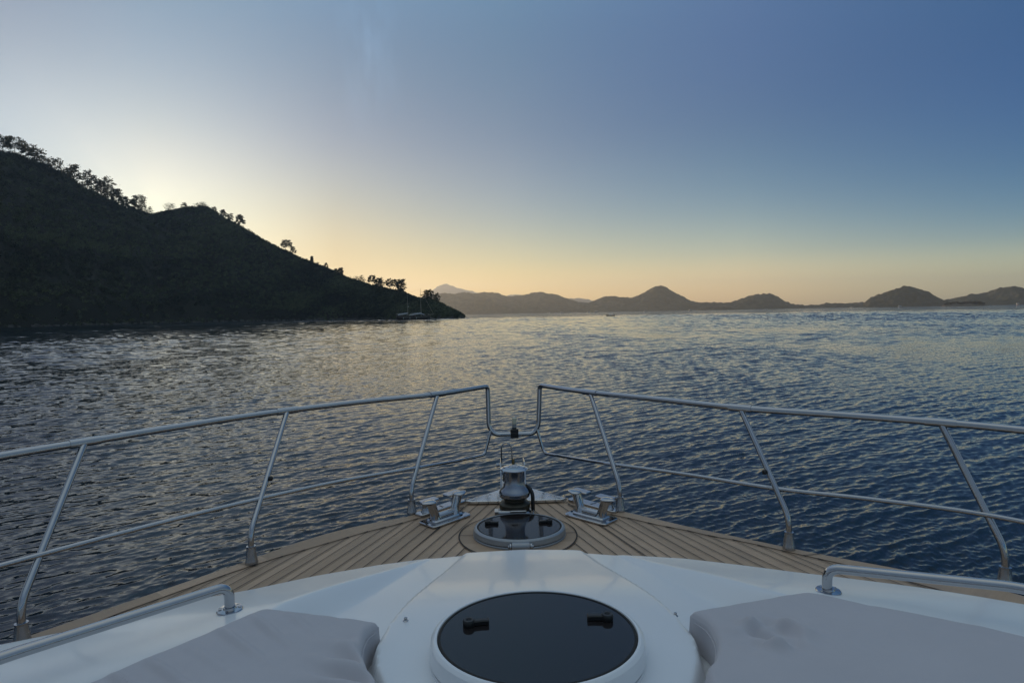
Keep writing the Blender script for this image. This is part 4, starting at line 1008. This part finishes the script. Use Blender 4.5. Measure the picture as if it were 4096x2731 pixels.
handrail([(-1.012, 1.985, zl-.004), (-1.012, 1.985, zl+.085), (-1.427, 1.575, 2.362), (-1.66, 1.28, 2.36), (-1.80, .7, 2.36)], (-1.012, 1.985), 'handrail on the left side of the coachroof')
zl = rz_(1.035, 2.02)
handrail([(1.030, 2.02, zl-.004), (1.030, 2.02, zl+.085), (1.482, 1.765, 2.385), (1.68, 1.55, 2.385), (1.83, .9, 2.38)], (1.035, 2.02), 'handrail on the right side of the coachroof')

# ---- bow light, bow plate, roller, windlass
def bow_light():
    c = (.003, 4.57); root = empty('anchor_light', (c[0], c[1], 2.318)); root.parent = yacht
    mb = MB(); mb.box((0, 0, -.004), (.060, .05, .046), bev=.006); mb.box((0, 0, .030), (.062, .044, .022), bev=.004); mb.lathe([(.017, .03), (.0165, .052)], (0, 0, 0), 18); mb.build('clamp', m_black, root)
    mb = MB(); mb.lathe([(.0155, .050), (.0158, .078)], (0, 0, 0), 22); mb.build('lamp_base', m_alu, root)
    mm = mat_new('yellowed_lens', (.62, .58, .44), .25, 0, .5); noise_on(mm, 60, .15, stretch=(1, 1, .1))
    mb = MB(); mb.lathe([(.0162, .079), (.0175, .082), (.0165, .086), (.0172, .118), (.0165, .124), (.010, .129), (.001, .130)], (0, 0, 0), 22, sx=1); mb.build('lens', mm, root)
bow_light()
def plate_mat():
    m = mat_new('wet_steel_plate', (.62, .63, .64), .16, 1.0); nt = m.node_tree; p = nt.nodes['Principled BSDF']; lk = nt.links.new
    tc = node(nt, 'ShaderNodeTexCoord'); vo = node(nt, 'ShaderNodeTexVoronoi', feature='F1'); vo.inputs['Scale'].default_value = 95; lk(tc.outputs['Object'], vo.inputs[0])
    no = node(nt, 'ShaderNodeTexNoise'); no.inputs['Scale'].default_value = 40; lk(tc.outputs['Object'], no.inputs[0])
    thr = mathn(nt, 'MULTIPLY', no.outputs[0], .62)
    mr = node(nt, 'ShaderNodeMapRange'); lk(mathn(nt, 'SUBTRACT', thr, vo.outputs['Distance']), mr.inputs[0]); mr.inputs[1].default_value = 0; mr.inputs[2].default_value = .12
    bm = node(nt, 'ShaderNodeBump'); bm.inputs['Strength'].default_value = .9; bm.inputs['Distance'].default_value = .004; lk(mr.outputs[0], bm.inputs['Height']); lk(bm.outputs[0], p.inputs['Normal'])
    return m
def bow_plate():
    mb = MB(); mb.prism([(-.345, 3.885), (-.30, 3.862), (.285, 3.862), (.325, 3.885), (.20, 4.02), (.10, 4.13), (.03, 4.21), (-.03, 4.21), (-.10, 4.13), (-.20, 4.02)], ZD+.010, ZD+.028, bev=.004)
    o = mb.build('bow_plate', plate_mat(), yacht, 30)
    for x, y in ((-.29, 3.885), (.275, 3.885), (-.18, 4.0), (.18, 4.0)):
        s = MB(); s.lathe([(.009, ZD+.027), (.008, ZD+.030), (.001, ZD+.031)], (x, y, 0), 12); s.build('screw', m_steel_old, o)
bow_plate()
def bow_roller():
    root = empty('anchor_roller', (0, 4.3, ZD)); root.parent = yacht
    for x in (-.105, .062):
        mb = MB(); P = [(4.02, .012), (4.10, .15), (4.22, .19), (4.42, .17), (4.52, .06), (4.50, -.03), (4.02, -.03)]
        v = [(x-.004, y-4.3, z) for y, z in P]+[(x+.004, y-4.3, z) for y, z in P]; n = len(P)
        f = [tuple(range(n)), tuple(range(2*n-1, n-1, -1))]+[(i, i+n, (i+1) % n+n, (i+1) % n) for i in range(n)]
        mb.add(v, f); mb.build('cheek_plate', m_steel_old, root, smooth=False)
    mb = MB(); mb.prism([(-.10, -.30), (.058, -.30), (.058, .2), (-.10, .2)], -.035, -.022); mb.build('channel', m_steel_old, root)
    mb = MB(); mb.lathe([(.001, -.07), (.035, -.07), (.022, 0), (.035, .07), (.001, .07)], (-.021, .15, .02), 22, mat=Matrix.Rotation(R(90), 3, 'Y')); mb.build('roller', m_black, root)
    mb = MB(); arc = [(-.098, .0, .12), (-.100, 0, .20), (-.099, 0, .272)] + [(-.0625-.0365*cos(t), 0, .272+.040*sin(t)) for t in np.linspace(.2, pi-.2, 9)] + [(-.026, 0, .272), (-.022, 0, .20), (-.020, 0, .12)]
    mb.tube(arc, .0052, 10); mb.build('retaining_bail', m_steel, root)
    mb = MB(); mb.tube([(-.135, 0, .15), (.08, 0, .15)], .008, 10); mb.tube([(-.138, 0, .15), (-.118, 0, .15)], .014, 8); mb.build('pivot_bolt', m_steel_old, root)
    mb = MB(); mb.lathe([(.001, -.03), (.010, -.03), (.010, .03), (.001, .03)], (-.015, -.01, .165), 12); mb.build('pin', mat_new('brass_pin', (.5, .36, .16), .35, 1), root)
bow_roller()
def windlass():
    root = empty('windlass', (-.020, 3.70, ZD)); root.parent = yacht
    def lat(prof, nm, mt, seg=48, c=(0, 0, 0), **k):
        mb = MB(); mb.lathe(prof, c, seg, **k); return mb.build(nm, mt, root, 32)
    lat([(.105, .004), (.107, .016), (.098, .026)], 'base_plate', m_steel_old)
    gm_ = noise_on(mat_new('greasy_gypsy', (.07, .065, .05), .45, .7), 45, .5, .1, detail=6)
    lat([(.092, .026), (.096, .036), (.096, .062), (.088, .070), (.066, .082), (.066, .094), (.088, .104), (.094, .110)], 'chain_gypsy', gm_)
    # drum with flats that catch the light
    prof = [(.094, .112), (.0965, .116), (.0965, .134), (.0955, .139), (.088, .150), (.074, .166), (.0655, .186), (.0625, .210), (.0625, .235), (.066, .262), (.070, .272)]
    mb = MB(); seg = 72; v = []; f = []
    for r, z in prof:
        k = .035*sstep(.15, .185, z)*(1-sstep(.25, .27, z))
        for i in range(seg):
            a = 2*pi*i/seg; rr = r*(1 - float(k)*(.5+.5*cos(a*8))**3); v.append((rr*cos(a), rr*sin(a), z))
    for i in range(len(prof)-1):
        for j in range(seg): f.append((i*seg+j, i*seg+(j+1) % seg, (i+1)*seg+(j+1) % seg, (i+1)*seg+j))
    mb.add(v, f); mb.build('drum', mat_new('drum_chrome', (.30, .32, .36), .22, 1.0), root, 40)
    lat([(.066, .270), (.084, .273), (.0875, .277), (.086, .281), (.070, .287), (.069, .2885), (.052, .2925), (.041, .2935), (.040, .296), (.030, .297), (.028, .294), (.014, .2935), (.013, .297), (.001, .297)], 'cap', m_steel)
    mb = MB(); Tm = Matrix.Rotation(R(90), 3, 'Y')
    mb.lathe([(.001, -.05), (.018, -.05), (.018, .04), (.001, .04)], (-.055, -.085, .028), 20, mat=Tm)
    mb.lathe([(.001, -.012), (.027, -.012), (.027, .012), (.001, .012)], (-.113, -.085, .030), 6, mat=Tm); mb.build('brake_nut', m_steel_old, root, 30)
    mb = MB(); mb.box((.018, -.098, .027), (.098, .034, .046), bev=.004); mb.build('bracket', m_steel_old, root)
    mb = MB(); mb.tube(fillet([(.070, .02, .165), (.098, .0, .15), (.112, -.02, .12), (.113, -.025, .02)], .03, 5), .0125, 10); mb.build('chain_stripper', m_black, root)
    mb = MB(); mb.tube([(.112, -.025, .03), (.113, -.06, .012), (.095, -.10, .010)], .004, 8); mb.build('stay_wire', m_steel, root)
windlass()
def bitt(cx, cy, ang, label):
    """twin-horn bollard on a rectangular plate; local x runs along the plate"""
    root = empty('mooring_bitt', (cx, cy, ZD+.006), ang); root.parent = yacht; root['label'] = label
    mb = MB(); mb.prism([(-.15, -.062), (-.135, -.075), (.135, -.075), (.15, -.062), (.15, .062), (.135, .075), (-.135, .075), (-.15, .062)], 0, .011, bev=.004)
    mb.prism([(-.112, -.036), (-.10, -.044), (.10, -.044), (.112, -.036), (.112, .036), (.10, .044), (-.10, .044), (-.112, .036)], .010, .024, bev=.007); mb.build('base_plate', m_steel, root, 30)
    mb = MB(); v = []
    mb.tube([(-.075, 0, .030), (.075, 0, .030)], .024, 16); mb.build('cross_bar', m_steel, root, 40)
    for sx in (-1, 1):
        mb = MB(); P = [(sx*(.072+.034*t), 0, .018+.108*t) for t in np.linspace(0, 1, 8)]
        rr = [.036, .030, .0275, .027, .027, .027, .0275, .029]
        mb.tube(P, rr, 22); po = mb.build('post', m_steel, root, 40)
        mb = MB(); n = 30; v = []; f = []; x0 = sx*.112
        prof = [(.55, .124), (.96, .127), (1.0, .131), (.95, .1355), (.70, .140), (.35, .1425), (.01, .143)]
        for k, z in prof:
            for i in range(n):
                a = 2*pi*i/n; ex = cos(a)*sx; e = (.060 if ex*sx > 0 and cos(a) > 0 else .036); wy = .039*(1-.38*max(0, cos(a))**2)
                v.append((x0 + sx*cos(a)*e*k, sin(a)*wy*k, z + .004*max(0, cos(a))*k))
        for i in range(len(prof)-1):
            for j in range(n): f.append((i*n+j, i*n+(j+1) % n, (i+1)*n+(j+1) % n, (i+1)*n+j))
        f.append(tuple(range(n))[::-1]); f.append(tuple((len(prof)-1)*n+i for i in range(n)))
        if sx < 0: f = [q[::-1] for q in f]
        mb.add(v, f); mb.build('cap', m_steel, root, 50)
bitt(-.445, 3.594, R(46), 'twin-post bollard left of the windlass'); bitt(.437, 3.566, R(-44), 'twin-post bollard right of the windlass')
def fairlead(cx, cy, ang, side, label):
    root = empty('fairlead', (cx, cy, ZD+.004), ang); root.parent = yacht; root['label'] = label
    mb = MB(); mb.prism([(-.19, -.028), (-.175, -.036), (.175, -.036), (.19, -.028), (.19, .028), (.175, .036), (-.175, .036), (-.19, .028)], 0, .016, bev=.004); bp = mb.build('base_plate', m_steel, root, 30)
    mb = MB()
    for k in (-1, 0, 1): mb.lathe([(.0045, .0158), (.0045, .0164), (.001, .0165)], (.0+k*.003, k*.016, .0006), 10, sx=2.0)
    mb.build('drain_hole', m_black, root)
    for sx in (-1, 1):
        mb = MB(); mb.lathe([(.038, .012), (.030, .022), (.024, .036), (.0225, .05), (.025, .064), (.031, .074)], (sx*.125, 0, 0), 22); mb.build('post', m_steel_old, root, 40)
        mb = MB(); x0 = sx*.165; x1 = sx*.035
        pl = [(x0, -.024), (x0-sx*.012, -.034), (x1+sx*.008, -.031), (x1, -.024), (x1, .024), (x1+sx*.008, .031), (x0-sx*.012, .034), (x0, .024)]
        mb.prism(pl, .072, .084, bev=.005); mb.build('horn', m_steel, root, 30)
fairlead(-.490, 3.800, R(47), -1, 'low chromed fairlead on the left deck edge'); fairlead(.485, 3.780, R(-47), 1, 'low chromed fairlead on the right deck edge')

# ---- sun pads lying on the coachroof
def sun_pad(name, outline_inner, outline_outer, label, wrinkle, seed):
    """two side curves from front to rear; top surface with rounded edges, thin walls down to the roof"""
    a = spline([(x, y, 0) for x, y in outline_inner], 12); b = spline([(x, y, 0) for x, y in outline_outer], 12)
    def resample(P, n):
        d = [0]
        for p, q in zip(P, P[1:]): d.append(d[-1]+(q-p).length)
        t = np.linspace(0, d[-1], n); return np.stack([np.interp(t, d, [p.x for p in P]), np.interp(t, d, [p.y for p in P])], 1)
    n, m = 190, 150
    A = resample(a, n); B = resample(b, n)
    V = np.linspace(0, 1, m)[None, :, None]
    XY = A[:, None]*(1-V)+B[:, None]*V; X = XY[..., 0]; Y = XY[..., 1]
    wid = np.linalg.norm(B-A, axis=1)[:, None]; dv = np.minimum(V[..., 0], 1-V[..., 0])*wid
    cum = np.concatenate([[0], np.cumsum(np.linalg.norm(np.diff((A+B)/2, axis=0), axis=1))])[:, None]
    du = np.minimum(cum, cum[-1]-cum)
    e = 1.25*dv*du/(dv+du+1e-6); r = .024
    q = np.clip(1-e/r, 0, 1); fall = r*(1-np.sqrt(1-q**2*.999))
    zb = roof_z(X, Y, False)
    top = np.minimum(2.352, roof_z(X*0+np.sign(X)*.6, Y, False)+.085) ; top = np.full_like(X, 0)+2.325+.030*sstep(2.2, 1.3, Y)
    z = top + .010*sstep(0, .2, e) - fall + wrinkle(X, Y, e)
    base = zb + .001
    rings = [np.stack([X, Y, z], 2)]
    v = rings[0].reshape(-1, 3); f = grid_faces(n, m); 
    # walls
    per = [i*m for i in range(n)] + [(n-1)*m+j for j in range(1, m)] + [i*m+m-1 for i in range(n-2, -1, -1)] + [j for j in range(m-2, 0, -1)]
    pv = v[per]; low = pv.copy(); low[:, 2] = roof_z(pv[:, 0], pv[:, 1], False)+.0015; low[:, 2] = np.minimum(low[:, 2], pv[:, 2]-.004)
    mid = pv*.5+low*.5; c = pv.mean(0); dirn = pv[:, :2]-c[:2]; dirn /= np.linalg.norm(dirn, axis=1)[:, None]; mid[:, :2] += dirn*.004
    k = len(per); o1 = len(v); v = np.concatenate([v, mid, low])
    w_ = []
    for i in range(k):
        j = (i+1) % k; w_ += [(per[i], per[j], o1+j, o1+i), (o1+i, o1+j, o1+k+j, o1+k+i)]
    f = np.concatenate([f, np.array(w_)])
    # orient upward
    p0, p1, p2 = v[f[0][0]], v[f[0][1]], v[f[0][2]]
    if np.cross(p1-p0, p2-p1)[2] < 0: f = f[:, ::-1]
    o = mesh_np(name, v, f, m_cloth, None, True, 75)
    tag(o, label, 'cushion', 'sun pads on the coachroof')
    # piped seam round the top edge
    vn = np.array(v); sm = MB(); P = [Vector(vn[i])+Vector((0, 0, -.012)) for i in per[:n]]
    for p in P: p.x += (-.002 if outline_inner[0][0] > 0 else .002)
    sm.tube(P[3:-3:2], .0022, 6); sm.build('piping', m_cloth, o)
    return o
wn_ = VNoise(77)
def wr_left(x, y, e):
    # gathers running inboard from the outer edge, and a few by the inner side
    s = (x+.86)*cos(R(34)) ; along = (y-1.88)*cos(R(34)) + (x+.87)*sin(R(34)); inb = (x+.855)*cos(R(34)) - (y-1.876)*sin(R(34))
    ph = along*72 + inb*9 + 5*wn_(along*3+2, inb*3)
    fold = np.maximum(0, np.sin(ph))**2.2 - .3
    out = .019*fold*np.exp(-((inb-.13)/.17)**2)*(.25+1.3*np.clip(wn_(along*7+3, inb*1.5+9)+.45, 0, 1))*sstep(.0, .06, e)
    inn = .020*np.sin(y*70+x*22+4*wn_(x*4, y*4))*np.exp(-((x+.47)/.10)**2)*sstep(1.72, 1.60, y)*sstep(0, .05, e)
    return out + inn + .008*wn_.fbm(x*4, y*4, 3) + .0035*wn_.fbm(x*22, y*22, 2)
def wr_right(x, y, e):
    dx, dy = x-.645, y-1.60; rr = np.hypot(dx, dy*1.3); th = np.arctan2(dy, dx)
    w1 = -.020*np.exp(-(rr/.075)**2) + .018*np.exp(-((rr-.085)/.03)**2)*(1+.9*np.sin(th*3+1)+.6*np.sin(th*5+rr*40))*.7
    w2 = .013*np.sin(dx*75+dy*50+3*wn_(x*9, y*9))*np.exp(-(rr/.10)**2)
    return (w1+w2)*sstep(0, .05, e) + .008*wn_.fbm(x*3.5+4, y*3.5, 3) + .003*wn_.fbm(x*20, y*20, 2)
sun_pad('sun_pad', [(-.468, 1.762), (-.492, 1.70), (-.482, 1.60), (-.440, 1.50), (-.40, 1.40), (-.39, 1.0), (-.39, .3)], [(-.858, 1.885), (-.992, 1.69), (-1.132, 1.497), (-1.47, .98), (-1.60, .6), (-1.62, .45), (-1.64, .3)], 'grey sun pad left of the roof hatch, gathers along its outer edge', wr_left, 1)
sun_pad('sun_pad', [(.474, 1.775), (.500, 1.70), (.492, 1.60), (.450, 1.50), (.40, 1.40), (.39, 1.0), (.39, .3)], [(.895, 1.890), (1.04, 1.772), (1.202, 1.661), (1.330, 1.565), (1.56, 1.2), (1.70, .6), (1.72, .3)], 'pinkish grey sun pad right of the roof hatch, crumpled dent in its top', wr_right, 2)
